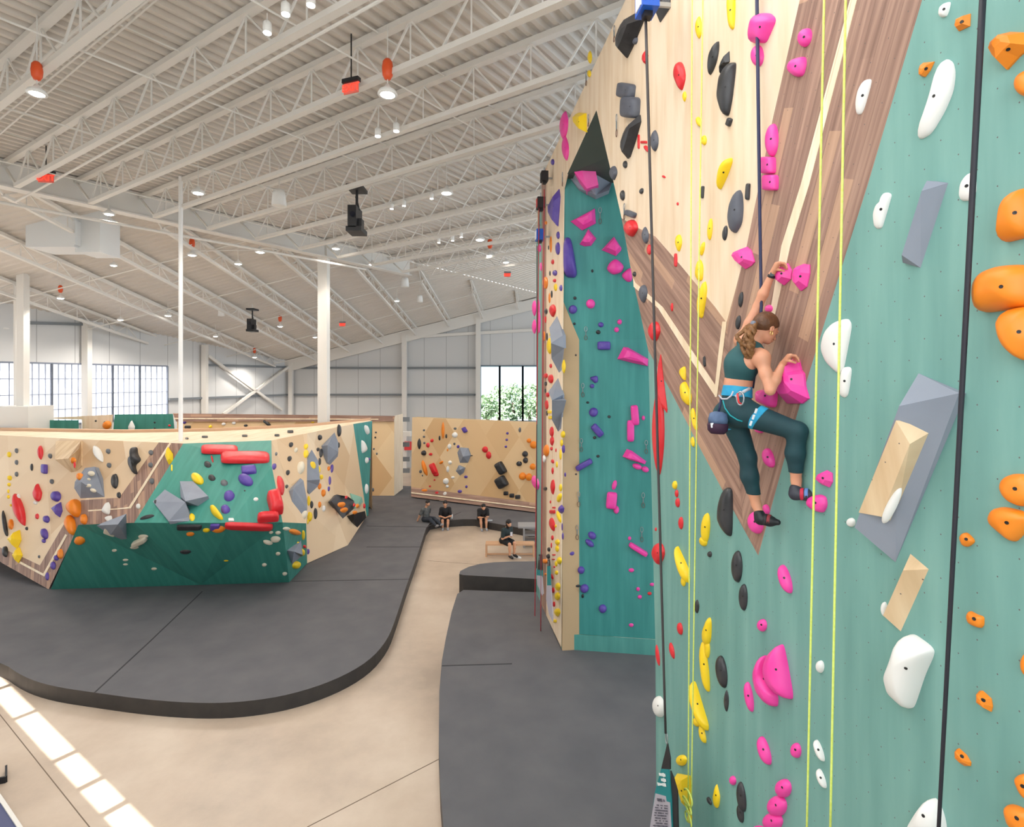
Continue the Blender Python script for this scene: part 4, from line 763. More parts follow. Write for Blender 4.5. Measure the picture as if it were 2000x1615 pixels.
pxr = [(1562, 0), (1801, 0), (1657, 480), (1574, 749), (1481, 1085), (1452, 1032), (1266, 684), (1248, 600), (1214, 426), (1246, 445), (1330, 519), (1419, 630), (1509, 234)]
for h in HOLDS:
    if h['phrase']: h['ph'] = 'at the '+h['phrase']
    elif h['surf'] == 'near':
        h['ph'] = 'on the walnut V' if inpoly(h['cx'], h['cy'], pxr) else 'on the upper birch face' if (h['cy'] < 520 and h['cx'] < 1560) or (h['cy'] < 640 and h['cx'] < 1420) else 'on the right green face' if h['cx'] > 1640 else 'on the green face'
    elif h['surf'] == 'boulder':
        x, y = h['cx'], h['cy']
        h['ph'] = "on the boulder's birch side" if x > 560 or (x > 535 and y < 1000) else "under the boulder's lip" if y > 1018 and x > 120 else "on the boulder's green slab" if x > 275 else "on the boulder's left face"
    else: h['ph'] = PHR[h['surf']]
grp = {}
for h in HOLDS: grp.setdefault((h['ph'], h['col']), []).append(h)
for g_ in grp.values():
    g_.sort(key=lambda h: h['cy'])
    for k, h in enumerate(g_):
        n = len(g_)
        h['ord'] = '' if n == 1 else ', %s%s %s one' % (ordinal(k), '' if k == 0 else ' highest', HC[h['col']][1])
HOLDS.sort(key=lambda h: -h['w']*h['h'])
SHAPE = {'e': 'rounded', 's': 'spindle-shaped', 'd': 'drop-shaped', 'u': 'spike-shaped', 'b': 'blocky', 'k': 'faceted', 'p': 'moulded', 'q': 'angular'}
def holdgeom(h):
    hit = SURF[h['surf']].hit(h['cx'], h['cy'])
    if hit is None: return None
    P, n = hit
    P = P+n*h['off']; P = hitplane(h['cx'], h['cy'], P, n)
    Z = P.y; ppm = F/Z
    if h['pr']: p = h['pr']
    else:
        Hr = h['h']/ppm; p = min(.42*Hr, .22) if h['kind'] != 's' else .25*Hr
        if h['surf'] != 'near': p = min(.45*min(h['w'], h['h'])/ppm, .3)
    sx = proj(P+n*.1)[0]-proj(P)[0]; sx *= 10
    w = h['w']; q = min(abs(sx)*p, .5*w)
    if h['surf'] == 'near' or abs(sx)*p > .25*w:
        p = q/max(abs(sx), 1e-6) if abs(sx)*p > .5*w else p
        L_ = (w*w-q*q)/(2*w); fct = 2*L_/w
    else: fct = 1
    x0 = max(t[0] for t in h['poly']) if sx < 0 else min(t[0] for t in h['poly'])
    base = [hitplane(x0-(x0-x)*fct, y, P, n) for x, y in h['poly']]
    c = sum(base, Vector())/len(base)
    big_ = h['w']*h['h'] > 500
    if h['kind'] in 'qk': lv = [(1, -.01/p if p else 0), (1, .12), (.62, .86), (.25, 1.0)]
    elif h['kind'] == 'b': lv = [(1, -.02), (1.0, .45), (.93, .78), (.75, .95), (.4, 1)]
    else: lv = [(1, -.03), (1, .12), (.95, .38), (.84, .62), (.66, .82), (.4, .95), (.15, 1)]
    if not big_ and h['surf'] != 'near': lv = [lv[0], lv[len(lv)//2], lv[-2]]
    vs, fs = [], []; N_ = len(base); rnd = random.Random(int(h['cx']*7+h['cy']))
    sk = Vector((0, 0, rnd.uniform(-.1, .12)))*(h['h']/ppm)
    if h['kind'] in 'qk': sk = sk*1.6
    for sc_, hh in lv:
        for b in base: vs.append(c+(b-c)*sc_+n*(p*hh)+sk*(1-sc_))
    for k in range(len(lv)-1):
        for i_ in range(N_):
            j_ = (i_+1) % N_; fs.append((k*N_+i_, k*N_+j_, (k+1)*N_+j_, (k+1)*N_+i_))
    top = len(vs); vs.append(c+n*p*lv[-1][1]+sk*(1-lv[-1][0])); o0 = (len(lv)-1)*N_
    for i_ in range(N_): fs.append((o0+i_, o0+(i_+1) % N_, top))
    return vs, fs, c, n, p, ppm
NMAX = 300; rest = MB(); restm = []; cnt = 0
for h in HOLDS:
    g_ = holdgeom(h)
    if g_ is None: print('no surface for hold', h['col'], round(h['cx']), round(h['cy'])); continue
    vs, fs, c, n, p, ppm = g_
    if cnt < NMAX:
        mb = MB(); mb.mesh(vs, fs); o = mb.build('climbing_hold', holdmat(h['col']), smooth=h['kind'] not in 'qk', origin=c, fixn=True)
        size = 'large ' if h['w']*h['h'] > 2200 else 'small ' if h['w']*h['h'] < 160 else ''
        tag(o, '%s%s %s hold %s%s' % (size, HC[h['col']][1], SHAPE[h['kind']], h['ph'], h['ord']), 'climbing hold', '%s climbing holds %s' % (HC[h['col']][1], h['ph'])); cnt += 1
        if h['w']*h['h'] > 420 and h['surf'] == 'near' and h['off'] == 0:
            bv = BVHTree.FromPolygons(vs, fs); lc, nn_, _, _ = bv.ray_cast(EYE, ray(h['cx']-.08*h['w'], h['cy']-.04*h['h']).normalized())
            if lc is None: continue
            r_ = min(.0085, .1*h['w']/ppm); nn_ = nn_ if nn_.dot(lc-EYE) < 0 else -nn_; mb = MB(); mb.lathe(lc-nn_*.012, [(0, 0), (r_, 0), (r_, .0135), (r_*.5, .0135), (0, .0125)], 10, axis=nn_); mb.build('bolt', BOLT, o)
    else:
        if h['col'] not in restm: restm.append(h['col'])
        rest.cur = restm.index(h['col']); rest.mesh(vs, fs)
if rest.v: tag(rest.build('small_climbing_holds', [holdmat(k) for k in restm], smooth=True, fixn=True), 'the smallest mixed-colour climbing holds scattered over all the walls', 'climbing holds', kind='stuff')

# ---------------------------------------------------------------- faceted volumes: vertices are (pixel x, y, height off the surface)
def volume(surf, verts, faces, m, label, name='wall_volume', parts=None):
    hh_ = SURF[surf].hit(sum(v[0] for v in verts)/len(verts), sum(v[1] for v in verts)/len(verts)) or SURF[surf].hit(verts[0][0], verts[0][1])
    if hh_ is None: print('no surface for volume', label); return
    P, n = hh_
    V = [hitplane(x, y, P+n*hh, n) for x, y, hh in verts]; c = sum(V, Vector())/len(V)
    root = empty(name, c-n*.05, label, 'volume', None) if False else None
    mb = MB(); u = Vector((0, 0, 1)).cross(n).normalized(); w = n.cross(u)
    for f in faces: mb.face([V[k] for k in f])
    # close the shape: skirt from the outer rim back to the surface
    cnt_ = {}
    for f in faces:
        for a, b in zip(f, f[1:]+f[:1]): cnt_[(a, b)] = 1
    for (a, b) in list(cnt_):
        if (b, a) not in cnt_:
            pa, pb = V[a]-n*(V[a]-P).dot(n), V[b]-n*(V[b]-P).dot(n)
            if (V[a]-pa).length+(V[b]-pb).length > .02: mb.face([V[b], V[a], pa-n*.02, pb-n*.02])
    o = mb.build(name, m, uvfn=lambda v: ((v-P).dot(u), (v-P).dot(w)), fixn=False, origin=c)
    return tag(o, label, 'volume', 'climbing volumes')
def Z_(b, *pts): return [(b[0]+x*b[2], b[1]+y*b[2], h) for x, y, h in pts]
volume('near', [(1794, 729, 0), (1873, 768, .04), (1756, 793, .2), (1669, 1030, .14), (1749, 1098, .0)], [[0, 1, 2], [2, 1, 4], [2, 4, 3]], GREYV, 'large dark grey wedge volume under the small wooden one on green face')
V1 = volume('near', [(1750, 821, .2), (1824, 840, .05), (1777, 867, .17), (1677, 1001, .15), (1721, 1009, .125), (1748, 1021, .04)], [[0, 1, 2], [0, 2, 4, 3], [2, 1, 5, 4]], BIRCHV, 'long birch prism volume mounted on the dark grey wedge')
volume('near', [(1810, 353, .06), (1852, 357, .0), (1800, 373, .09), (1798, 523, 0), (1761, 498, .08), (1763, 513, .02)], [[0, 1, 2], [2, 1, 3, 4], [4, 3, 5]], GREYV, 'slim slate grey volume high on the green face')
volume('near', Z_(M, (620, 545, .0), (780, 680, 0), (555, 690, .07), (535, 1225, 0), (380, 1085, .06)), [[0, 1, 2], [2, 1, 3, 4]], BIRCHV, 'small birch wedge volume above the big white hold')
volume('near', [(1088, 617, 0), (1099, 655, .05), (1073, 640, .2), (1076, 670, .3), (1102, 680, .02), (1097, 723, 0), (1077, 700, .2), (1092, 728, .0)], [[0, 1, 4, 3, 2], [3, 4, 5, 7, 6]], GREYV, 'upper grey volume on the far end of the tall wall')
volume('near', [(1090, 738, 0), (1099, 771, .02), (1078, 782, .3), (1071, 765, .2), (1096, 837, 0), (1090, 843, .0), (1078, 820, .2)], [[0, 1, 2, 3], [2, 1, 4, 5, 6]], GREYV, 'lower grey volume on the far end of the tall wall')
volume('recess', Z_(B, (415, 860, .0), (860, 690, .1), (895, 930, 0), (860, 1030, .35), (720, 1085, .4), (540, 1010, .2), (480, 810, .5), (700, 735, .55)), [[0, 6, 4, 5], [6, 7, 1, 2, 3, 4]], GREYV, 'pale grey volume jammed under the recess roof')
volume('recess', Z_(B, (480, 820, .5), (560, 770, .62), (700, 735, .66), (748, 975, .62), (625, 1015, .6), (600, 1000, .5)), [[0, 1, 4, 5], [1, 2, 3, 4]], holdmat('P'), 'pink block hold on the pale grey volume in the recess', 'climbing_hold')
volume('boulder', Z_(T, (440, 330, .05), (640, 325, .05), (620, 390, .3), (540, 465, .5), (435, 475, .35), (640, 520, .05), (600, 570, 0), (560, 575, 0)), [[0, 1, 2, 3, 4], [4, 3, 2, 1, 5, 6, 7]], BIRCHV, 'birch volume on the upper left of the boulder')
volume('boulder', Z_(T, (670, 540, .1), (745, 530, .15), (790, 620, .1), (825, 770, 0), (640, 650, .45), (590, 650, .1), (585, 700, 0), (635, 780, 0)), [[0, 1, 2, 3, 4], [5, 4, 3, 7, 6], [0, 4, 5]], GREYV, 'grey wedge volume holding cream grips on the left face')
volume('boulder', Z_(T, (1205, 805, 0), (1300, 710, .05), (1462, 810, .35), (1330, 960, .1), (1500, 925, 0), (1490, 960, 0)), [[0, 1, 2, 3], [3, 2, 4, 5]], GREYV, 'left of the two pale grey diamond volumes on the green slab')
volume('boulder', Z_(U, (5, 645, 0), (110, 645, .05), (50, 803, .4), (10, 770, .1), (228, 762, .1), (150, 840, 0), (60, 835, 0)), [[0, 1, 2, 3], [1, 4, 2], [2, 4, 5, 6]], GREYV, 'right of the two pale grey diamond volumes on the green slab')
volume('boulder', Z_(U, (1225, 260, 0), (1255, 340, 0), (1255, 415, .1), (1170, 362, .25), (1250, 450, .0), (1190, 515, 0), (1170, 500, .1)), [[0, 1, 2, 3], [3, 2, 4, 5, 6]], GREYV, 'highest grey pyramid volume on the birch side')
volume('boulder', Z_(U, (1045, 395, 0), (1000, 500, .1), (990, 640, .3), (1110, 632, .2), (1095, 480, 0), (1100, 680, 0), (1025, 750, 0)), [[0, 4, 3, 2, 1], [2, 3, 5, 6]], GREYV, 'grey volume with the yellow ring hold on it')
volume('boulder', Z_(U, (955, 620, 0), (900, 705, .3), (1010, 870, .1), (1010, 800, 0), (980, 640, 0), (960, 920, 0), (870, 965, 0)), [[0, 4, 3, 2, 1], [1, 2, 5, 6]], GREYV, 'tall grey wedge volume by the green overhang edge')
volume('boulder', Z_(U, (1200, 800, .1), (1240, 750, .1), (1330, 765, .3), (1380, 800, .2), (1380, 860, 0), (1290, 940, 0)), [[0, 1, 2, 3, 4, 5]], mat('dark_grey_volume', (84, 86, 90), .7), 'dark grey volume with orange grips on the birch side')
volume('boulder', Z_(U, (1350, 740, .05), (1440, 770, .1), (1450, 810, .1), (1390, 860, .3), (1375, 800, .2)), [[0, 1, 2, 3, 4]], mat('mint_volume', (140, 190, 172), .7), 'small mint green volume at the right end of the boulder')
volume('boulder', Z_(U, (1380, 900, .3), (1465, 880, .3), (1475, 930, .1), (1405, 1010, 0), (1375, 960, .1)), [[0, 1, 2, 3, 4]], DARKM, 'black volume low at the right end of the boulder')
volume('boulder', Z_(U, (960, 1110, 0), (975, 1225, .2), (905, 1200, .2), (890, 1300, 0), (960, 1240, .0)), [[0, 1, 2], [2, 1, 4, 3]], GREYV, 'small grey volume low on the corner of the boulder')
volume('far', Z_(S, (800, 380, .1), (860, 385, .1), (880, 440, .1), (865, 500, .0), (800, 500, .0), (780, 420, .0), (825, 450, .3)), [[0, 1, 6], [1, 2, 6], [2, 3, 6], [3, 4, 6], [4, 5, 6], [5, 0, 6]], GREYV, 'larger grey volume on the far diamond wall')
volume('far', Z_(S, (790, 520, .1), (835, 540, .1), (830, 580, .0), (800, 600, 0), (768, 565, 0), (800, 555, .25)), [[0, 1, 5], [1, 2, 5], [2, 3, 5], [3, 4, 5], [4, 0, 5]], GREYV, 'smaller grey volume under the larger one on the far wall')
# boulder lip volumes (grey, hanging under the edge)
volume('boulder', Z_(T, (760, 995, .0), (930, 985, .3), (1000, 1100, 0), (960, 1105, 0), (870, 1070, .1)), [[0, 1, 2, 3, 4]], GREYV, 'pale grey volume hanging below the boulder lip')
# ---------------------------------------------------------------- quickdraws, ropes, auto belays
STEEL = mat('steel_gear', (170, 175, 180), .3, metal=.8); REDS = mat('red_sling', (190, 60, 50), .6)
def link(mb, c, n, w, h, r):
    u = Vector((0, 0, 1)).cross(n).normalized(); pts = [c+u*math.cos(a)*w/2+Vector((0, 0, math.sin(a)*h/2)) for a in np.linspace(0, 2*math.pi, 13)]
    mb.tube(pts, r, 6, caps=False)
qd = [(A, 560, 1200, 1440, 'near', 'left of the grey bricks on the upper birch'), (A, 240, 740, 900, 'near', 'beside the small yellow holds at the birch edge'), (A, 535, 270, 440, 'near', 'left of the long black glossy hold'), (B, 640, 235, 360, 'near', 'right of the yellow wedge beside the recess tip'),
      (B, 368, 840, 990, 'near', 'at the top left edge of the recess'), (B, 1018, 1170, 1340, 'near', 'left of the small dark brick above the red hold'), (B, 765, 1210, 1385, 'recess', 'beside the upper pink wedges in the recess'), (Cc, 615, 850, 990, 'recess', 'at the fold of the recess face'), (Cc, 583, 1445, 1590, 'recess', 'left below the fold in the recess'),
      (Dd, 568, 410, 550, 'recess', 'left below the purple blocks'), (Dd, 1250, 430, 570, 'recess', 'right of the pink sticks'), (Dd, 540, 970, 1130, 'recess', 'left of the big pink brick'), (Dd, 1218, 980, 1140, 'recess', 'right of the big pink brick'), (Dd, 524, 1320, 1475, 'recess', 'left of the low purple pair'), (Dd, 1203, 1340, 1500, 'recess', 'lowest on the right of the recess')]
for b, x, y0, y1, sf_, lb in qd:
    px, a, c = b[0]+x*b[2], b[1]+y0*b[2], b[1]+y1*b[2]; P, n = SURF[sf_].hit(px, (a+c)/2); n = Vector(n)
    t_ = hitplane(px, a, P+n*.03, n); e_ = hitplane(px, c, P+n*.03, n); L_ = (t_-e_).length
    r = empty('quickdraw', t_, 'steel quickdraw %s' % lb, 'quickdraw', 'quickdraws on the tall wall')
    m = MB(); link(m, t_-Vector((0, 0, .18*L_)), n, .06, .36*L_, .006); m.build('upper_carabiner', STEEL, r, smooth=True)
    m = MB(); m.bar(t_-Vector((0, 0, .3*L_)), e_+Vector((0, 0, .3*L_)), .02, .006); m.build('sling', mat('grey_sling', (120, 130, 132), .7), r)
    m = MB(); link(m, e_+Vector((0, 0, .17*L_)), n, .06, .34*L_, .006); m.build('lower_carabiner', mat('rusty_steel', (120, 92, 82), .5, metal=.4), r, smooth=True)
WEB = mat('black_webbing', (34, 34, 44), .6); NAVY = mat('navy_webbing', (36, 42, 78), .6)
def strap(p0, p1, h0, h1, w0, w1, m, label, cat='strap', name='auto_belay_strap', sag=0):
    a = tw(p0[0], p0[1], h0); b = tw(p1[0], p1[1], h1); k = 14; mb = MB(); mb.tube([a+(b-a)*(i_/k)+TN*sag*math.sin(math.pi*i_/k) for i_ in range(k+1)], [w0+(w1-w0)*(i_/k) for i_ in range(k+1)], 8)
    return tag(mb.build(name, m, smooth=True), label, cat)
strap((1261, 30), (1300, 1432), .5, .45, .016, .012, mat('grey_black_webbing', (64, 60, 62), .6), 'dark strap hanging from the blue auto belay down to the gate banner')
strap((1921, -30), (1831, 1660), .12, .12, .014, .0085, WEB, 'thick black strap crossing the green face at the right')
for k, (p0, p1, hh, lb) in enumerate([((1352, -20), (1344, 1590), .22, 'left yellow-green rope of the pair over the yellow holds'), ((1373, -20), (1350, 1592), .22, 'right yellow-green rope of the pair over the yellow holds'), ((1610, -20), (1575, 1660), .3, 'left yellow-green rope of the pair beside the climber'), ((1652, -20), (1621, 1660), .3, 'right yellow-green rope of the pair beside the climber')]):
    strap(p0, p1, hh, hh, .0068, .0068, mat('lime_rope', (206, 222, 84), .6, noise=.6, nscale=60, col2=(226, 238, 130)), lb, 'rope', 'climbing_rope')
mb = MB(); pts = []
for k in range(60):
    t = k/59; a_ = t*2*math.pi*3.5; c_ = tw(1343+3*math.sin(a_*.7), 1552+t*52, .24); pts.append(c_+TD*.07*math.cos(a_)+Vector((0, 0, .045*math.sin(a_))))
mb.tube(pts, .009, 6); tag(mb.build('knotted_rope', MATS['lime_rope'], smooth=True), 'tangled figure-eight knot in the lime rope near the bottom edge', 'rope')
def autobelay(x, y, h, sc_, label, cols, lean=0):
    c = tw(x, y, h); r = empty('auto_belay', c, label, 'auto belay'); T = lambda a, b, z: c+TD*a*sc_+TN*b*sc_+Vector((0, 0, z*sc_))
    def bx(a, b, z, a2, b2, z2, m, nm): q = MB(); q.hexa([T(a, b, z), T(a2, b, z), T(a2, b2, z), T(a, b2, z), T(a, b, z2), T(a2, b, z2), T(a2, b2, z2), T(a, b2, z2)]); q.build(nm, m, r)
    bx(-.16, -.12, .0, .16, .12, .34, cols[0], 'casing'); bx(-.1, .12, .04, .1, .135, .3, cols[1], 'face_plate'); bx(-.06, -.06, -.08, .06, .06, 0, cols[2], 'nozzle')
    q = MB(); link(q, T(0, 0, .42), TN, .12*sc_, .18*sc_, .012*sc_); q.build('hanging_ring', STEEL, r, smooth=True)
    bx(-.02, -.34, .1, .02, -.12, .16, STEEL, 'mounting_bracket')
BLUEP = mat('bright_blue_plastic', (30, 92, 200), .4); WP = mat('white_plastic', (232, 232, 236), .4)
autobelay(1264, 25, .5, .75, 'blue and white auto belay unit at the top of the birch face', (BLUEP, WP, DARKM))
autobelay(1056, 408, .25, .8, 'black auto belay unit with red strap, upper one at the far edge', (DARKM, mat('red_plastic', (190, 40, 40), .4), DARKM))
autobelay(1054, 470, .25, .8, 'blue auto belay unit, lower one at the far edge of the tall wall', (BLUEP, WP, DARKM))
autobelay(1063, 355, .2, .7, 'black auto belay unit at the top corner of the far edge', (DARKM, DARKM, DARKM))
for k, (x0, y0, x1, y1, m, lb) in enumerate(((1049, 480, 1048, 1110, mat('grey_black_webbing', (64, 60, 62)), 'dark strap hanging down the far edge of the tall wall'), (1053, 385, 1044, 1262, mat('red_cord', (170, 52, 66), .6), 'thin red cord hanging past the far edge onto the mat'), (1063, 370, 1056, 1232, mat('red_cord', (170, 52, 66)), 'second thin red cord on the green strip'))):
    strap((x0, y0), (x1, y1), .3, .3, .012, .012, m, lb, name='hanging_cord', cat='cord')
# belay gates: padded banners clipped across the wall foot
def gate(apex, poly_teal, poly_grey, poly_strap, h, label, side=None, text=None):
    r = empty('belay_gate', tw(*apex, h), label, 'gate banner')
    def pl(p, m, nm, o=0): q = MB(); q.prism([tw(x, y, h+o) for x, y in p], -TN*.012); return q.build(nm, m, r, fixn=True)
    pl(poly_strap, DARKM, 'strap_tip'); pl(poly_teal, mat('teal_banner_cloth', (18, 128, 132), .7), 'teal_panel', .002); pl(poly_grey, mat('pale_grey_sign_cloth', (176, 172, 184), .7), 'sign_panel', .004)
    if side: pl(side, DARKM, 'side_flap', -.01)
    q = MB(); link(q, tw(apex[0], apex[1]-8, h), TN, .05, .11, .006); q.build('clip', STEEL, r, smooth=True)
    return r
q_ = lambda *a: [(1250+x*.22291, 1255+y*.22291) for x, y in a]
gr = gate((1302, 1450), q_((185, 1105), (250, 1110), (272, 1400), (285, 1800), (70, 1800), (130, 1310)), q_((135, 1320), (225, 1345), (232, 1390), (262, 1400), (285, 1800), (60, 1800), (95, 1560)), q_((238, 880), (262, 1010), (262, 1110), (185, 1105), (215, 980)), .42, 'teal and grey belay gate banner clipped to the strap at bottom centre', q_((265, 1120), (290, 1180), (325, 1300), (335, 1800), (285, 1800), (272, 1400)))
def textline(root, m, rows, h):
    q = MB()
    for (x0, y0, x1, y1, th) in rows:
        k = 0; n_ = max(2, int(math.hypot(x1-x0, y1-y0)/2.2)); rnd = random.Random(int(x0+y0))
        for j in range(n_):
            if rnd.random() < .22: continue
            t = (j+.1)/n_; t2 = (j+.75)/n_; a = tw(x0+(x1-x0)*t, y0+(y1-y0)*t, h); b = tw(x0+(x1-x0)*t2, y0+(y1-y0)*t2, h); q.bar(a, b, .003, th*rnd.uniform(.6, 1), up=(0, 0, 1))
    q.build('printed_text', m, root)
WT_ = mat('white_print', (235, 238, 238), .6); DK_ = mat('dark_print', (70, 70, 84), .6)
textline(gr, WT_, [(1287, 1512, 1300, 1514, .035), (1286, 1522, 1301, 1524, .035), (1284, 1531, 1301, 1533, .03)], .43)
textline(gr, DK_, [(1281, 1561, 1298, 1564, .03)]+[(1280-k*.6, 1572+k*5, 1304, 1574+k*5, .012) for k in range(12)], .435)
x_ = lambda *a: [(1036+x*.12384, 1090+y*.12384) for x, y in a]
gate((1053, 1098), x_((100, 180), (190, 190), (190, 300), (100, 300)), x_((100, 270), (185, 280), (205, 560), (180, 590), (110, 420)), x_((130, -60), (180, -60), (190, 190), (110, 180)), .3, 'small grey and red belay gate banner farthest along the tall wall')
gate((1071, 1108), x_((262, 130), (310, 120), (320, 430), (262, 430)), x_((255, 430), (325, 430), (350, 900), (350, 1000), (290, 880), (245, 640)), x_((270, 20), (300, 20), (310, 130), (265, 130)), .3, 'teal and grey belay gate banner at the foot of the far end')

# ---------------------------------------------------------------- hanging lights, exit signs, projectors
BULB = bpy.data.materials.new('glowing_lens'); BULB.use_nodes = True; bb = BULB.node_tree.nodes['Principled BSDF']; bb.inputs['Emission Color'].default_value = (1, .93, .82, 1); bb.inputs['Emission Strength'].default_value = 22
SHADE = mat('white_lamp_shade', (236, 236, 234), .4, emit=0); ORNG = mat('orange_housing', (226, 88, 40), .45)
def hangpt(x, y, drop):
    lo, hi = 4.0, 39.0
    for _ in range(40):
        md = (lo+hi)/2; p = at(x, y, md)
        if p.z > znf(p.x, p.y)-drop: hi = md
        else: lo = md
    return at(x, y, lo)
def pendant(x, y, drop, label, lit=True, orange=False, cone=False, rpx=10, power=60):
    p = hangpt(x, y, drop); R = rpx*p.y/F; top = znf(p.x, p.y)-.05; H = R*(2.2 if cone else 1.1)
    r = empty('pendant_light', p, label, 'pendant light', 'hall pendant lights')
    m = MB(); m.tube([(p.x, p.y, p.z+H), (p.x, p.y, top)], .012, 6); m.build('suspension_rod', WHITE_STEEL, r)
    m = MB()
    if cone: m.lathe(p, [(R*.98, 0), (R, 0), (R*.85, H*.75), (R*.72, H), (0, H)], 20)
    else: m.lathe(p, [(R, 0), (R*1.02, R*.12), (R*.85, R*.45), (R*.35, R*.8), (R*.2, H), (0, H)], 20)
    m.build('lamp_shade', SHADE, r, smooth=True)
    m = MB(); m.lathe(p-Vector((0, 0, .02)), [(0, 0), (R*.5, 0), (R*.86, .03), (R*.9, .05)], 20); m.build('lens', BULB if lit else mat('unlit_lens', (236, 234, 228), .4), r, smooth=True)
    if orange: m = MB(); q = p+Vector((0, 0, H+R*.5)); m.lathe(q, [(0, 0), (R*.32, R*.05), (R*.52, R*.45), (R*.58, R*1.1), (R*.5, R*1.8), (R*.28, R*2.1), (0, R*2.15)], 16); m.build('orange_driver', ORNG, r, smooth=True)
    if lit:
        d = bpy.data.lights.new('bulb', 'SPOT'); d.energy = power; d.spot_size = 2.5; d.spot_blend = .6; d.color = (1, .92, .82); d.shadow_soft_size = max(.12, R*.8); l = bpy.data.objects.new('bulb', d); C.objects.link(l); l.location = (0, 0, -.22); l.parent = r
PL = [(72, 184, 1.5, 1, 1, 0, 17), (757, 186, 1.4, 1, 1, 0, 19), (387, 378, 1.2, 1, 0, 0, 12), (545, 402, 1.3, 0, 0, 1, 14), (872, 378, 1.3, 1, 0, 0, 13), (937, 469, 1.0, 1, 0, 0, 10), (957, 500, .9, 1, 1, 0, 9), (988, 513, .9, 1, 0, 0, 7), (213, 419, 1.0, 1, 0, 0, 10), (222, 519, .7, 1, 0, 0, 7), (375, 499, .9, 1, 1, 0, 9), (465, 516, .8, 1, 0, 0, 8), (508, 493, .9, 1, 0, 0, 10), (656, 486, .8, 1, 0, 0, 9), (727, 517, .8, 1, 0, 0, 8), (791, 560, .9, 0, 0, 1, 8), (820, 590, .9, 0, 0, 1, 6), (775, 588, .8, 1, 0, 0, 6), (118, 583, .8, 1, 1, 0, 7), (235, 625, .7, 1, 0, 0, 6), (328, 617, .7, 1, 0, 0, 7), (432, 617, .8, 0, 0, 1, 6), (547, 638, .8, 1, 1, 0, 6), (497, 698, .8, 1, 1, 0, 5), (421, 657, .7, 1, 0, 0, 5), (615, 659, .7, 1, 0, 0, 5), (0, 644, 1.0, 0, 0, 0, 19)]
PN = ['glowing pendant under an orange housing at far upper left', 'largest glowing pendant under an orange housing near the exit sign', 'glowing pendant just right of the thin white pole', 'unlit white cone pendant right of the white pole', 'glowing pendant right of the black ceiling projector', 'brightest pendant close to the far end of the tall wall', 'glowing pendant under an orange housing near the tall wall edge', 'small glowing pendant by the far edge of the tall wall', 'glowing light beside the top of the square duct', 'small glowing pendant under the square duct', 'glowing pendant with orange housing just right of the white pole', 'small glowing pendant between pole and ring fan', 'glowing pendant in the middle of the ring bracket', 'glowing pendant right above the white steel column', 'small glowing pendant right of the steel column', 'larger unlit white cone pendant on the far slope', 'smaller unlit white cone pendant on the far slope', 'small glowing pendant left of the smaller unlit cone', 'glowing pendant with orange housing above the left windows', 'tiny glowing pendant above the second window column', 'small glowing pendant left of the white pole on the far slope', 'small unlit white cone left of the far projector', 'glowing pendant with orange housing right of the far projector', 'lowest glowing pendant with orange housing by the far corner', 'tiny glowing pendant left of the lowest orange one', 'tiny glowing pendant just left of the steel column', 'wide unlit dish lamp cut off by the left edge above the windows']
for a_, n_ in zip(PL, PN): pendant(a_[0], a_[1], a_[2], n_, lit=bool(a_[3]), orange=bool(a_[4]), cone=bool(a_[5]), rpx=a_[6], power=260)
for k, (x, y) in enumerate([(558, 28), (522, 64), (607, 10), (738, 266), (774, 256), (765, 408), (789, 402), (843, 388), (857, 474), (884, 470), (901, 463)]):
    p = hangpt(x, y, 1.15); R = .07 if y < 300 else .06; r = empty('track_spotlight', p, 'small white track spotlight with glowing face, %s of those counted from the top left' % NORD[k], 'spotlight', 'small track spotlights')
    m = MB(); m.lathe(p, [(R, 0), (R, .16), (R*.4, .2), (0, .2)], 12); m.build('housing', SHADE, r, smooth=True); m = MB(); m.lathe(p-Vector((0, 0, .01)), [(0, 0), (R*.9, 0), (R*.9, .02)], 12); m.build('lens', BULB, r)
    m = MB(); m.tube([(p.x, p.y, p.z+.18), (p.x, p.y, p.z+.32)], .01, 6); m.build('stem', WHITE_STEEL, r)
rg = hangpt(526, 492, .95); m = MB(); m.tube([rg+Vector((.35*math.cos(a_), .35*math.sin(a_), .08)) for a_ in np.linspace(0, 2*math.pi, 20)], .02, 6, caps=False); tag(m.build('ring_bracket', WHITE_STEEL), 'white oval ring bracket beside a glowing pendant', 'bracket')
m = MB(); a_ = hangpt(378, 490, .9); m.tube([a_, rg+Vector((-.4, 0, .08))], .02, 6); tag(m.build('support_rod', WHITE_STEEL), 'thin white rod running to the ring bracket', 'rod')
EXR = mat('exit_red', (255, 70, 50), .5, emit=1.0); EXW = mat('exit_glass', (240, 120, 105), .4)
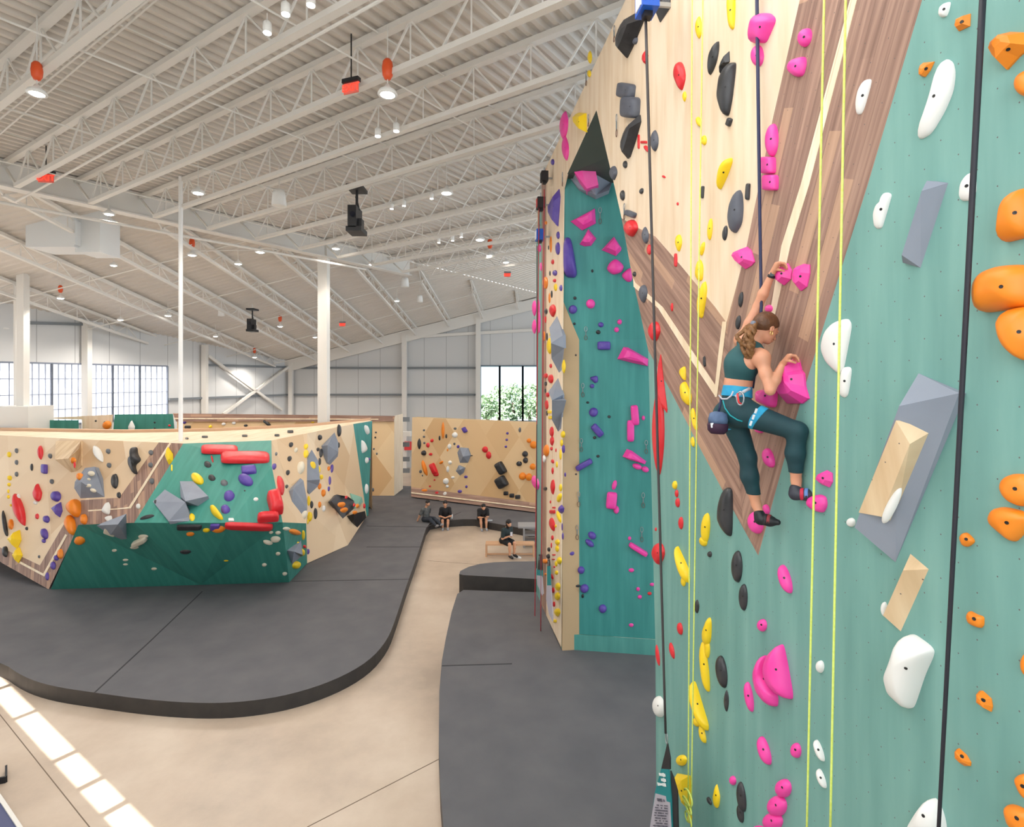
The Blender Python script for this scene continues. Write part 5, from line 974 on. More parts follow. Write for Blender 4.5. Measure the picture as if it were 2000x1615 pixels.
def exitsign(x, y, w, drop, label, ang=0, deep=True):
    p = hangpt(x, y, drop); s = w*p.y/F; hh = s*.62; c, sn2 = math.cos(ang), math.sin(ang); T_ = lambda a, b, z: p+Vector((a*c-b*sn2, a*sn2+b*c, z))
    r = empty('exit_sign', p, label, 'exit sign')
    def bx(m, nm, a, b, z, a2, b2, z2): q = MB(); q.hexa([T_(a, b, z), T_(a2, b, z), T_(a2, b2, z), T_(a, b2, z), T_(a, b, z2), T_(a2, b, z2), T_(a2, b2, z2), T_(a, b2, z2)]); q.build(nm, m, r)
    bx(DARKM if deep else GIRT, 'mounting_bar', -s*.55, -.05, hh*.5, s*.55, .05, hh*.5+.08); bx(EXW, 'sign_plate', -s/2, -.01, -hh/2, s/2, .01, hh/2)
    m = MB(); m.tube([p+Vector((0, 0, hh*.5+.08)), (p.x, p.y, znf(p.x, p.y)-.1)], .015, 6); m.build('hanger', DARKM if deep else WHITE_STEEL, r)
    t = bpy.data.curves.new('letters', 'FONT'); t.body = 'EXIT'; t.align_x = 'CENTER'; t.align_y = 'CENTER'; t.size = hh*.95; t.extrude = .006; tmp_ = bpy.data.objects.new('tmp', t); C.objects.link(tmp_); bpy.context.view_layer.update(); me_ = bpy.data.meshes.new_from_object(tmp_.evaluated_get(bpy.context.evaluated_depsgraph_get())); bpy.data.objects.remove(tmp_); o = bpy.data.objects.new('letters', me_); C.objects.link(o); me_.materials.clear()
    o.data.materials.append(EXR); o.parent = r; o.location = (.02*sn2, -.02*c, 0); o.rotation_euler = (math.pi/2, 0, ang)
exitsign(686, 172, 34, 1.15, 'red exit sign under a black bar left of the largest pendant', -.35); exitsign(90, 348, 28, 1.0, 'red exit sign hanging above the square duct', .1)
exitsign(991, 537, 12, .9, 'small red exit sign near the far end of the tall wall', 0, False); exitsign(669, 634, 11, .9, 'small red exit sign right of the white steel column', 0, False)
def projector(x, yt, yb, w, label):
    Y = hangpt(x, yt, .75).y; a = at(x, yt, Y); b = at(x, yb, Y); k = (a.z-b.z); r = empty('ceiling_projector', b, label, 'projector')
    def bx(nm, x0, x1, z0, z1, d=.12): q = MB(); q.box((b.x+x0*k, Y-d*k*2, b.z+z0*k), (b.x+x1*k, Y+d*k*2, b.z+z1*k)); q.build(nm, DARKM, r)
    bx('ceiling_plate', -.17, .17, .93, 1.0); q = MB(); q.tube([(b.x, Y, b.z+.5*k), (b.x, Y, b.z+.95*k)], .03*k, 8); q.tube([(b.x+.05*k, Y, b.z+.5*k), (b.x-.02*k, Y, b.z+.8*k)], .02*k, 8); q.build('hanger_pole', DARKM, r)
    bx('body', -.13, .05, .08, .55); bx('front_shelf', -.17, .16, 0, .1); bx('side_arm', .03, .13, .12, .3, .05); q = MB(); q.tube([(b.x, Y, znf(b.x, Y)-.5), (b.x, Y, b.z+.98*k)], .02, 6); q.build('cable', WHITE_STEEL, r)
    q = MB(); q.lathe((b.x-.02*k, Y-.24*k, b.z+.35*k), [(0, 0), (.05*k, 0), (.06*k, .03*k), (0, .03*k)], 12, axis=(0, -1, 0)); q.build('lens', mat('dark_glass', (20, 24, 40), .1), r)
projector(697, 366, 456, 30, 'black projector hanging in the middle of the near hall'); projector(493, 603, 648, 16, 'small black projector hanging on the far slope')

# ---------------------------------------------------------------- people: distance-field bodies meshed as one continuous surface
class SDF:
    def __init__(s, lo, hi, h):
        s.lo = np.array(lo, float); s.h = h; s.n = np.ceil((np.array(hi)-s.lo)/h).astype(int)+1; s.F = np.full(s.n, .2, np.float32)
    def grid(s, lo, hi):
        a = np.clip(np.floor((np.array(lo)-s.lo)/s.h).astype(int), 0, s.n-1); b = np.clip(np.ceil((np.array(hi)-s.lo)/s.h).astype(int)+1, 1, s.n)
        ax = [s.lo[i]+s.h*np.arange(a[i], b[i]) for i in range(3)]; return tuple(slice(a[i], b[i]) for i in range(3)), np.meshgrid(*ax, indexing='ij')
    def comb(s, sl, d, k):
        f = s.F[sl]; hh = np.clip(.5+.5*(f-d)/k, 0, 1); s.F[sl] = f*(1-hh)+d*hh-k*hh*(1-hh)
    def cone(s, a, b, ra, rb, k=.02, sub=False):
        a = np.array(a, float); b = np.array(b, float); m = max(ra, rb)+max(.05, 2*k); sl, (X, Y, Z) = s.grid(np.minimum(a, b)-m, np.maximum(a, b)+m)
        ab = b-a; L2 = max(ab.dot(ab), 1e-9); t = np.clip(((X-a[0])*ab[0]+(Y-a[1])*ab[1]+(Z-a[2])*ab[2])/L2, 0, 1)
        d = np.sqrt((X-a[0]-t*ab[0])**2+(Y-a[1]-t*ab[1])**2+(Z-a[2]-t*ab[2])**2)-(ra+(rb-ra)*t)
        if sub: s.F[sl] = np.maximum(s.F[sl], -d)
        else: s.comb(sl, d, k)
    def ell(s, c, r, R=None, k=.02, sub=False):
        c = np.array(c, float); r = np.array(r, float); m = r.max()+max(.05, 2*k); sl, (X, Y, Z) = s.grid(c-m, c+m); P = np.stack([X-c[0], Y-c[1], Z-c[2]], -1)
        if R is not None: P = P @ np.array(R)                 # columns of R are the local axes
        k0 = np.sqrt(((P/r)**2).sum(-1)); k1 = np.sqrt(((P/(r*r))**2).sum(-1))+1e-9; d = k0*(k0-1)/k1
        if sub: s.F[sl] = np.maximum(s.F[sl], -d)
        else: s.comb(sl, d, k)
    def clip(s, p, n):                                       # keep the side the normal points to
        n = np.array(n, float)/np.linalg.norm(n); _, (X, Y, Z) = s.grid(s.lo, s.lo+s.h*(s.n-1)); d = -((X-p[0])*n[0]+(Y-p[1])*n[1]+(Z-p[2])*n[2]); s.F = np.maximum(s.F, d)
    def mesh(s):
        Fv = s.F; S_ = Fv < 0; n = s.n-1; c = [S_[i:i+n[0], j:j+n[1], k:k+n[2]] for i in (0, 1) for j in (0, 1) for k in (0, 1)]
        al = np.logical_and.reduce(c); an = np.logical_or.reduce(c); act = an & ~al; idx = -np.ones(act.shape, int); cells = np.argwhere(act); idx[act] = np.arange(len(cells))
        acc = np.zeros((len(cells), 3)); cn = np.zeros(len(cells)); co = [(i, j, k) for i in (0, 1) for j in (0, 1) for k in (0, 1)]
        V = {o_: Fv[cells[:, 0]+o_[0], cells[:, 1]+o_[1], cells[:, 2]+o_[2]] for o_ in co}
        for p in co:
            for ax in range(3):
                if p[ax] == 0:
                    q = list(p); q[ax] = 1; q = tuple(q); a, b = V[p], V[q]; mk = (a < 0) != (b < 0); t = np.where(mk, a/np.where(mk, a-b, 1), 0)
                    pt = np.array(p, float)[None]+0*acc; pt[:, ax] += t; acc += pt*mk[:, None]; cn += mk
        vs = s.lo+s.h*(cells+acc/np.maximum(cn, 1)[:, None]); fs = []
        for ax in range(3):
            u, w = (ax+1) % 3, (ax+2) % 3; sl0 = [slice(None)]*3; sl1 = [slice(None)]*3; sl0[ax] = slice(0, -1); sl1[ax] = slice(1, None)
            ch = S_[tuple(sl0)] != S_[tuple(sl1)]; e = np.argwhere(ch); ok = (e[:, u] > 0) & (e[:, w] > 0) & (e[:, u] < n[u]) & (e[:, w] < n[w]); e = e[ok]
            inside = S_[tuple(sl0)][tuple(e.T)]; du = np.zeros(3, int); du[u] = 1; dw = np.zeros(3, int); dw[w] = 1
            q = [idx[tuple((e-a_).T)] for a_ in (0*du, du, du+dw, dw)]; Q_ = np.stack(q, 1); Q_[~inside] = Q_[~inside][:, ::-1]; fs.append(Q_)
        return vs, np.concatenate(fs)[:, ::-1]
def sdfobj(s, name, m, parent, inv=False, flip=True):
    vs, fs = s.mesh(); fs = fs[(fs >= 0).all(1)]
    if len(fs) == 0: return None
    P = np.array(parent_origin(parent)); me = bpy.data.meshes.new(name); me.from_pydata((vs-P).tolist(), [], fs[:, ::-1].tolist() if flip else fs.tolist()); me.update(); me.materials.append(m)
    for p in me.polygons: p.use_smooth = True
    o = bpy.data.objects.new(name, me); C.objects.link(o); o.parent = parent; return o
def skinmat(name, col):
    m = mat(name, col, .5, noise=.3, nscale=6, col2=tuple(min(255, v*1.07) for v in col)); b = m.node_tree.nodes['Principled BSDF']; b.inputs['Subsurface Weight'].default_value = .08; b.inputs['Subsurface Radius'].default_value = (.02, .008, .004); return m
SKIN = skinmat('climber_skin', (206, 146, 116)); HAIR = mat('brown_hair', (62, 38, 26), .5, noise=.8, nscale=26, col2=(104, 66, 38), bump=.6)
TAIL = mat('golden_brown_curls', (84, 52, 28), .55, noise=.85, nscale=30, col2=(142, 98, 56), bump=.8)
LEG = mat('dark_teal_leggings', (16, 52, 60), .7, noise=.5, nscale=5, col2=(24, 68, 76)); TOPM = mat('teal_sports_bra', (28, 74, 78), .7, noise=.5, nscale=5, col2=(38, 88, 92))
# joints: (pixel x, pixel y, distance)
jt = dict(pelvis=(1437, 792, 4.30), waist=(1441, 752, 4.29), chest=(1448, 712, 4.27), upback=(1462, 683, 4.25), neck=(1474, 668, 4.24), head=(1497, 640, 4.22),
          Lsh=(1450, 664, 4.40), Lel=(1480, 598, 4.38), Lwr=(1507, 537, 4.27), Rsh=(1487, 699, 4.10), Rel=(1504, 762, 4.02), Rwr=(1528, 712, 4.08),
          Lhip=(1428, 808, 4.37), Rhip=(1452, 806, 4.20), Lkn=(1460, 893, 4.34), Lan=(1477, 985, 4.34), Rkn=(1557, 842, 3.98), Ran=(1555, 938, 4.02))
JP = {k: np.array(at(*v)) for k, v in jt.items()}
def V3(x, y, Y): return np.array(at(x, y, Y))
allp = np.array(list(JP.values())); lo = allp.min(0)-.28; hi = allp.max(0)+.28
person = empty('person', at(1440, 800, 4.3), 'climber with brown ponytail in teal sports bra and leggings on pink holds', 'person')
HS = .0042
# head frame: faces +X (to the wall), pitched down, turned slightly away from the camera
fwd = np.array([.80, .28, -.50]); fwd /= np.linalg.norm(fwd); rt = np.cross(fwd, [0, 0, 1]); rt /= np.linalg.norm(rt); upv = np.cross(rt, fwd); HR = np.stack([fwd, rt, upv], 1)   # local x fwd, y right (towards camera), z up
Hc = JP['head']
def hd(f, r, u): return Hc+fwd*f+rt*r+upv*u
def torso(s, g=0):
    s.ell(JP['chest']+np.array([.0, 0, .0]), (.115+g, .135+g, .13+g), k=.05); s.cone(JP['waist'], JP['chest'], .095+g, .108+g, .04); s.cone(JP['chest'], JP['upback'], .10+g, .082+g, .04)
    s.cone(JP['Lsh'], JP['Rsh'], .058+g, .058+g, .05); s.cone(JP['pelvis'], JP['waist'], .112+g, .092+g, .05); s.cone(JP['Lhip'], JP['Rhip'], .10+g, .10+g, .04)
    s.ell(JP['Rhip']+np.array([-.05, .03, -.01]), (.09+g, .09+g, .09+g), k=.04); s.ell(JP['Lhip']+np.array([-.045, .02, -.01]), (.085+g, .085+g, .09+g), k=.04)
def legs(s, g=0):
    s.cone(JP['Rhip'], JP['Rkn'], .098+g, .062+g, .04); s.cone(JP['Rkn'], JP['Rkn']*.55+JP['Ran']*.45+np.array([-.012, 0, 0]), .060+g, .058+g, .03); s.cone(JP['Rkn']*.55+JP['Ran']*.45+np.array([-.012, 0, 0]), JP['Ran'], .058+g, .034+g, .03)
    s.cone(JP['Lhip'], JP['Lkn'], .098+g, .062+g, .04); s.cone(JP['Lkn'], JP['Lkn']*.6+JP['Lan']*.4+np.array([-.012, 0, 0]), .058+g, .060+g, .03); s.cone(JP['Lkn']*.6+JP['Lan']*.4+np.array([-.012, 0, 0]), JP['Lan'], .060+g, .036+g, .03)
s = SDF(lo, hi, HS); torso(s); legs(s)
s.cone(JP['upback'], JP['neck'], .06, .045, .03); s.cone(JP['neck'], hd(-.03, 0, -.03), .046, .05, .02)
# arms
for a, b, c_, sgn in (('Lsh', 'Lel', 'Lwr', 1), ('Rsh', 'Rel', 'Rwr', 1)):
    A_, B_, C_ = JP[a], JP[b], JP[c_]; s.ell(A_, (.056, .056, .058), k=.04); s.cone(A_, A_*.5+B_*.5, .046, .045, .03); s.cone(A_*.5+B_*.5, B_, .044, .034, .02); s.cone(B_, B_*.6+C_*.4, .036, .039, .02); s.cone(B_*.6+C_*.4, C_, .038, .024, .02)
# feet
s.cone(JP['Lan'], V3(1487, 1012, 4.30), .034, .034, .02); s.cone(V3(1484, 1013, 4.30), V3(1512, 1017, 4.24), .032, .024, .02)
s.cone(JP['Ran'], V3(1556, 964, 4.0), .034, .034, .02); s.cone(V3(1553, 964, 4.0), V3(1588, 966, 3.93), .032, .024, .02)
# head: skull, face, jaw, nose, lips, ear, brow
s.ell(hd(-.01, 0, .02), (.092, .074, .085), HR, .015); s.ell(hd(.03, 0, -.035), (.062, .058, .075), HR, .02); s.ell(hd(.062, 0, -.088), (.024, .026, .018), HR, .02)
s.cone(hd(.086, 0, -.005), hd(.110, 0, -.033), .008, .012, .008); s.ell(hd(.093, 0, -.061), (.010, .020, .006), HR, .006); s.ell(hd(.090, 0, -.072), (.010, .018, .006), HR, .006); s.cone(hd(.084, .03, .012), hd(.086, -.03, .012), .010, .010, .012)
for e_ in (.028, -.028): s.ell(hd(.080, e_, -.005), (.010, .014, .009), HR, .003)
s.ell(hd(-.006, .072, -.022), (.020, .009, .030), HR, .006); s.ell(hd(-.002, .081, -.020), (.009, .006, .016), HR, .003, sub=True)
# hands: palm, four fingers over the top of the hold, thumb from the side
def hand(s, wr, palm_end, spread, fdir, curl, L, tside):
    wr = np.array(wr); pe = np.array(palm_end); sp = np.array(spread)/np.linalg.norm(spread)
    for t in (-.028, -.009, .009, .028): s.cone(wr+sp*t*.5, pe+sp*t, .017, .0125, .012)
    f = np.array(fdir)/np.linalg.norm(fdir); c_ = np.array(curl)/np.linalg.norm(curl)
    for k, (t, l) in enumerate(((-.030, .86), (-.010, 1.0), (.011, .94), (.031, .74))):
        p0 = pe+sp*t; p1 = p0+(f*.93+c_*(.2+.05*k))*.038*l; p2 = p1+(f*.6+c_*.8)*.026*l; p3 = p2+(f*.15+c_*1.0)*.021*l
        s.cone(p0, p1, .0098, .0088, .004); s.cone(p1, p2, .0088, .0080, .003); s.cone(p2, p3, .0080, .0068, .003)
    t0 = wr*.55+pe*.45+sp*tside*.03; t1 = t0+sp*tside*.022+f*.022+c_*.008; t2 = t1+f*.026+c_*.014; s.cone(t0, t1, .0125, .0105, .006); s.cone(t1, t2, .0100, .0078, .003)
hand(s, JP['Lwr'], V3(1519, 514, 4.17), (.0, 1, .1), (1, -.15, .05), (.15, 0, -1), 1, -1)
hand(s, JP['Rwr'], V3(1542, 694, 4.0), (.15, 1, .0), (1, -.1, .05), (.2, 0, -1), 1, -1)
sdfobj(s, 'body', SKIN, person)
# leggings
s = SDF(lo, hi, HS); s.cone(JP['pelvis'], JP['waist'], .118, .096, .05); s.cone(JP['Lhip'], JP['Rhip'], .106, .106, .04); s.ell(JP['Rhip']+np.array([-.05, .03, -.01]), (.096, .096, .096), k=.04); s.ell(JP['Lhip']+np.array([-.045, .02, -.01]), (.091, .091, .096), k=.04); legs(s, .006)
s.clip(at(1440, 757, 4.3), (0, 0, -1)); 
ra_ = JP['Ran']+(JP['Rkn']-JP['Ran'])*.16; la_ = JP['Lan']+(JP['Lkn']-JP['Lan'])*.18; s.clip(at(1440, 967, 4.3), (0, 0, 1))
# shorter hem on the bent leg
_, (X, Y, Z) = s.grid(s.lo, s.lo+s.h*(s.n-1)); near_r = X > (JP['Rkn'][0]+JP['Lkn'][0])/2; s.F = np.where(near_r & (Z < ra_[2]), np.maximum(s.F, ra_[2]-Z), s.F).astype(np.float32)
sdfobj(s, 'leggings', LEG, person)
# sports bra: racer back with an opening
s = SDF(lo, hi, HS); s.ell(JP['chest'], (.121, .141, .136), k=.05); s.cone(JP['waist'], JP['chest'], .100, .114, .04); s.cone(JP['chest'], JP['upback'], .106, .087, .04); s.cone(JP['Lsh'], JP['Rsh'], .063, .063, .05)
s.clip(at(1440, 742, 4.28), (.10, 0, 1)); s.clip(at(1460, 665, 4.25), (-.1, 0, -1))
op = V3(1468, 706, 4.15); s.ell(op+np.array([.01, -.03, .02]), (.075, .09, .085), k=.01, sub=True); s.ell(JP['Rsh']+np.array([.02, -.02, .0]), (.085, .085, .10), k=.01, sub=True); s.ell(JP['Lsh']+np.array([.01, 0, .03]), (.07, .07, .085), k=.01, sub=True)
sdfobj(s, 'sports_bra', TOPM, person)
# hair cap, bun tie and ponytail
s = SDF(Hc-.3, Hc+.22, .004); s.ell(hd(-.016, 0, .028), (.100, .082, .092), HR, .01); s.ell(hd(-.06, 0, .0), (.06, .068, .06), HR, .03)
s.clip(hd(.052, 0, .03), tuple(-fwd*.75+upv*.75)); s.ell(hd(.085, 0, -.055), (.085, .10, .075), HR, sub=True); s.ell(hd(0, .09, -.045), (.035, .03, .034), HR, sub=True)
s.F = np.maximum(s.F, -1); s.clip(hd(0, 0, -.055), tuple(upv*1+(-fwd)*.35)); sdfobj(s, 'hair', HAIR, person)
tl = [(1474, 632, 4.14), (1463, 642, 4.11), (1457, 655, 4.10), (1458, 670, 4.10), (1462, 684, 4.11), (1464, 698, 4.13)]
rnd = random.Random(3); s = SDF(np.array(at(1462, 660, 4.1))-.2, np.array(at(1462, 660, 4.1))+.2, .004)
for st_ in range(9):
    ph = rnd.uniform(0, 6.28); off = np.array([rnd.uniform(-.036, .036), rnd.uniform(-.036, .036), 0]); pp = []
    for t in np.linspace(0, 1, 16):
        f_ = t*(len(tl)-1); i0 = min(int(f_), len(tl)-2); a_ = V3(*tl[i0])*(1-(f_-i0))+V3(*tl[i0+1])*(f_-i0); w_ = math.sin(min(1, t*1.3)*math.pi*.85)+.25
        pp.append(a_+off*w_+np.array([math.cos(ph+t*17), math.sin(ph+t*17), 0])*.011*w_)
    for a_, b_ in zip(pp[:-1], pp[1:]): s.cone(a_, b_, .0165, .014, .004)
sdfobj(s, 'ponytail', TAIL, person)
m = MB(); tt = Vector(V3(1472, 633, 4.13)); m.lathe(tt, [(0, -.02), (.02, -.018), (.03, 0), (.02, .018), (0, .02)], 12, axis=(.8, -.3, .4)); m.build('hair_tie', mat('grey_scrunchie', (150, 156, 170), .7, noise=.6, nscale=40, col2=(90, 96, 112)), person, smooth=True)
m = MB(); ep = Vector(hd(-.008, .088, -.062)); link(m, ep, Vector(rt), .022, .03, .003); m.build('earring', mat('gold_metal', (226, 196, 120), .3, metal=.9), person)
for e_ in (1, -1):
    m = MB(); m.bar(Vector(hd(.089, .016*e_, .004)), Vector(hd(.080, .042*e_, .002)), .006, .003); m.build('eyebrow', HAIR, person)
    m = MB(); m.lathe(Vector(hd(.087, .028*e_, -.007)), [(0, 0), (.006, 0), (.006, .002), (0, .003)], 8, axis=tuple(fwd)); m.build('eye', DARKM, person)
m = MB(); m.lathe(Vector(JP['Lwr'])-Vector((0, 0, .01)), [(.026, -.012), (.030, -.01), (.030, .01), (.026, .012)], 14, axis=tuple(JP['Lwr']-JP['Lel'])); m.build('watch_strap', DARKM, person, smooth=True)
m = MB(); m.lathe(Vector(JP['Lwr'])+Vector((-.01, -.03, 0)), [(0, 0), (.017, 0), (.017, .008), (0, .01)], 12, axis=(-.5, -1, 0)); m.build('watch_face', mat('dark_watch', (40, 54, 58), .3), person)
# climbing shoes
SHB = mat('black_climbing_rubber', (22, 24, 30), .5); 
def cshoe(heel, toe, ank, cols):
    h_, t_, a_ = np.array(heel), np.array(toe), np.array(ank); s = SDF(np.minimum(h_, t_)-.12, np.maximum(h_, t_)+.14, .004); md = h_*.45+t_*.55
    s.cone(h_, md, .041, .040, .02); s.cone(md, t_, .040, .022, .02); s.cone(h_, h_*.75+a_*.25+np.array([0, 0, .01]), .039, .041, .02); o = sdfobj(s, 'climbing_shoe', cols[0], person)
    for k, tt_ in enumerate((.32, .52)):
        c_ = h_*(1-tt_)+t_*tt_; m = MB(); d_ = Vector(t_-h_).normalized(); m.lathe(Vector(c_)+Vector((0, 0, .004)), [(.043, -.012), (.0455, -.01), (.0455, .01), (.043, .012)], 16, axis=tuple(d_)); m.build('velcro_strap', cols[1+k], person, smooth=True)
cshoe(V3(1485, 1014, 4.30), V3(1519, 1020, 4.22), JP['Lan'], (SHB, mat('black_strap', (34, 32, 38), .6), mat('dark_red_strap', (130, 40, 48), .6)))
cshoe(V3(1553, 965, 4.0), V3(1597, 968, 3.92), JP['Ran'], (mat('grey_black_shoe', (48, 50, 62), .5), mat('red_strap', (196, 40, 70), .6), mat('blue_strap', (96, 134, 196), .6)))
# harness, gear and chalk bag
HB = mat('blue_harness', (18, 136, 186), .6, noise=.5, nscale=12, col2=(40, 164, 204)); GRY = mat('grey_gear_loop', (186, 186, 196), .5)
s = SDF(JP['waist']-.22, JP['waist']+.22, .0045); s.cone(JP['pelvis'], JP['waist'], .124, .106, .05); s.clip(at(1440, 751, 4.3), (0, 0, -1)); s.clip(at(1440, 775, 4.3), (.1, 0, 1)); sdfobj(s, 'harness_belt', HB, person)
s = SDF(JP['Rhip']-.28, JP['Rhip']+.3, .0045); s.cone(JP['Rhip'], JP['Rkn'], .108, .070, .04); dl = (JP['Rkn']-JP['Rhip']); dl /= np.linalg.norm(dl); c0 = JP['Rhip']+dl*.075; dd = dl+np.array([0, 0, -.35]); dd /= np.linalg.norm(dd); s.clip(c0, tuple(dd)); s.clip(c0+dd*.055, tuple(-dd)); sdfobj(s, 'leg_loop', HB, person)
s = SDF(JP['Lhip']-.28, JP['Lhip']+.2, .0045); s.cone(JP['Lhip'], JP['Lkn'], .108, .070, .04); dl = (JP['Lkn']-JP['Lhip']); dl /= np.linalg.norm(dl); c1 = JP['Lhip']+dl*.07; s.clip(c1, tuple(dl)); s.clip(c1+dl*.04, tuple(-dl)); sdfobj(s, 'leg_loop', HB, person)
m = MB(); m.tube([Vector(V3(x, y, z)) for x, y, z in ((1404, 772, 4.2), (1410, 779, 4.16), (1420, 779, 4.12), (1428, 773, 4.10), (1432, 764, 4.10))], .006, 8); m.tube([Vector(V3(x, y, z)) for x, y, z in ((1436, 775, 4.08), (1445, 770, 4.07), (1454, 764, 4.08), (1464, 759, 4.1))], .012, 8); m.build('gear_loop', GRY, person, smooth=True)
m = MB(); m.tube([Vector(V3(x, y, z)) for x, y, z in ((1412, 782, 4.15), (1416, 797, 4.12), (1426, 811, 4.10), (1440, 820, 4.08), (1450, 823, 4.07))], .005, 8); m.build('elastic_strap', mat('teal_elastic', (14, 150, 160), .6), person, smooth=True)
cb = empty('carabiner', V3(1445, 777, 4.05), 'red and silver carabiner clipped on the climber\'s harness', 'carabiner'); m = MB(); link(m, Vector(V3(1446, 778, 4.05)), Vector((-.6, -.8, 0)), .05, .10, .007); m.build('silver_frame', STEEL, cb, smooth=True)
m = MB(); a_ = Vector(V3(1440, 768, 4.045)); b_ = Vector(V3(1443, 786, 4.045)); m.tube([a_, b_, Vector(V3(1449, 789, 4.045))], .007, 8); m.build('red_gate', mat('red_metal', (220, 50, 54), .35), cb, smooth=True)
for k, (dx_, c_) in enumerate(((0, 'white'),)):
    for j in range(3): m = MB(); q = Vector(V3(1478-j*5, 798+j*12, 4.01)); m.bar(q, q+Vector((-.012, 0, -.035)), .022, .008); m.build('buckle', mat('white_buckle', (220, 222, 226), .4), person)
ch = empty('chalk_bag', V3(1403, 830, 4.2), 'dark blue and purple chalk bag hanging behind the climber\'s hip', 'chalk bag'); cc = Vector(V3(1403, 829, 4.2))
m = MB(); m.lathe(cc-Vector((.008, 0, .075)), [(0, 0), (.05, .004), (.074, .03), (.078, .07), (.072, .085)], 20, axis=(.05, 0, 1)); m.build('pouch', mat('dark_purple_cloth', (50, 18, 48), .7), ch, smooth=True)
m = MB(); m.lathe(cc+Vector((-.004, 0, .01)), [(.070, 0), (.073, .03), (.062, .075), (.03, .09), (0, .09)], 20, axis=(.05, 0, 1)); m.build('collar', mat('navy_cloth', (56, 72, 104), .7, noise=.7, nscale=16, col2=(90, 112, 146)), ch, smooth=True)
m = MB(); m.tube([cc+Vector((.0, 0, .09)), Vector(V3(1406, 794, 4.18)), Vector(V3(1408, 778, 4.18))], .009, 8); m.build('hanging_loop', mat('navy_webbing', (36, 42, 78)), ch, smooth=True)
m = MB(); q = cc+Vector((-.062, -.045, -.02)); m.bar(q, q+Vector((-.004, 0, .035)), .02, .01); m.build('patch', WP, ch)
# strap to the climber, from above down to her waist
m = MB(); pts = [at(1478, -30, 4.52), at(1481, 200, 4.45), at(1484, 420, 4.38), at(1487, 600, 4.33), at(1480, 690, 4.36), at(1470, 758, 4.32)]; m.tube(pts, [.0155, .0145, .0135, .0125, .011, .011], 8); tag(m.build('auto_belay_strap', NAVY, smooth=True), 'navy strap running from above straight down to the climber', 'strap')

# seated people far away
def figure(root, J_, sk, top, bottom, hairc, shoec, shorts=True, toplong=False, cap=None):
    P = {k: np.array(v, float) for k, v in J_.items()}; al_ = np.array(list(P.values())); lo_, hi_ = al_.min(0)-.2, al_.max(0)+.25; h_ = .014
    def arms(s, g, part=1):
        for sd in 'LR':
            A_, B_, C_ = P[sd+'sh'], P[sd+'el'], P[sd+'ha']; e_ = A_+(B_-A_)*part; s.cone(A_, e_, .055+g, .046+g, .03)
            if part == 1: s.cone(B_, C_, .042, .030, .02); d_ = C_-B_; d_ /= np.linalg.norm(d_); s.cone(C_, C_+d_*.07, .034, .022, .01); [s.cone(C_+d_*.05, C_+d_*.05+d_*.09+np.array([dx_*.04, 0, dx_*.02]), .013, .010, .005) for dx_ in (-1, -.3, .3, 1)]; s.cone(C_, C_+d_*.04+np.array([.035, 0, .02]), .013, .011, .005)
    def leg_(s, g, full=True):
        for sd in 'LR':
            H_, K_, A_ = P[sd+'hip'], P[sd+'kn'], P[sd+'an']
            if full: s.cone(H_, K_, .085+g, .058+g, .03); s.cone(K_, K_*.6+A_*.4, .055+g, .056+g, .02); s.cone(K_*.6+A_*.4, A_, .055+g, .036+g, .02); s.cone(A_, P[sd+'toe'], .038, .03, .02)
            else: s.cone(H_, H_*.28+K_*.72, .088+g, .082+g, .03)
    s = SDF(lo_, hi_, h_); s.cone(P['pel'], P['che'], .13, .14, .06); s.cone(P['Lsh'], P['Rsh'], .065, .065, .05); s.cone(P['che'], P['nec'], .10, .055, .04); s.cone(P['nec'], P['hea'], .05, .05, .02)
    f_ = np.array(J_['face']); f_ = f_/np.linalg.norm(f_); s.ell(P['hea'], (.085, .085, .11), k=.02); s.ell(P['hea']+f_*.03-np.array([0, 0, .04]), (.06, .06, .07), k=.02); s.cone(P['hea']+f_*.09, P['hea']+f_*.112-np.array([0, 0, .025]), .012, .014, .01)
    sd_ = np.cross(f_, [0, 0, 1]); sd_ /= np.linalg.norm(sd_); s.ell(P['hea']+sd_*.088, (.02, .02, .03), k=.01); s.ell(P['hea']-sd_*.088, (.02, .02, .03), k=.01)
    arms(s, 0); leg_(s, 0); sdfobj(s, 'body', sk, root)
    s = SDF(lo_, hi_, h_); s.cone(P['pel']+np.array([0, 0, .02]), P['che'], .148, .158, .06); s.cone(P['Lsh'], P['Rsh'], .085, .085, .05); arms(s, .028, .72); sdfobj(s, 'shirt', top, root)
    s = SDF(lo_, hi_, h_); s.cone(P['Lhip'], P['Rhip'], .13, .13, .05)
    leg_(s, .022, full=not shorts); sdfobj(s, 'shorts' if shorts else 'trousers', bottom, root)
    s = SDF(P['hea']-.35, P['hea']+.25, h_); s.ell(P['hea']+np.array([0, 0, .03])-f_*.015, (.1, .1, .115), k=.02); s.ell(P['hea']+f_*.085-np.array([0, 0, .04]), (.085, .085, .10), sub=True)
    if cap: s.cone(P['hea']-f_*.06, P['hea']-f_*.08-np.array([0, 0, .26]), .085, .06, .04)
    sdfobj(s, 'hair', hairc, root)
    for sd in 'LR':
        a_, t_ = P[sd+'an'], P[sd+'toe']; s = SDF(np.minimum(a_, t_)-.15, np.maximum(a_, t_)+.15, h_); s.cone(a_-np.array([0, 0, .02]), t_, .056, .042, .02); sdfobj(s, 'shoe', shoec, root)
SK2 = skinmat('warm_skin', (204, 150, 118)); BLK = mat('black_cloth', (24, 24, 28), .8); HB2 = mat('black_hair', (22, 18, 18), .6); OLV = mat('dark_green_cloth', (38, 52, 54), .8)
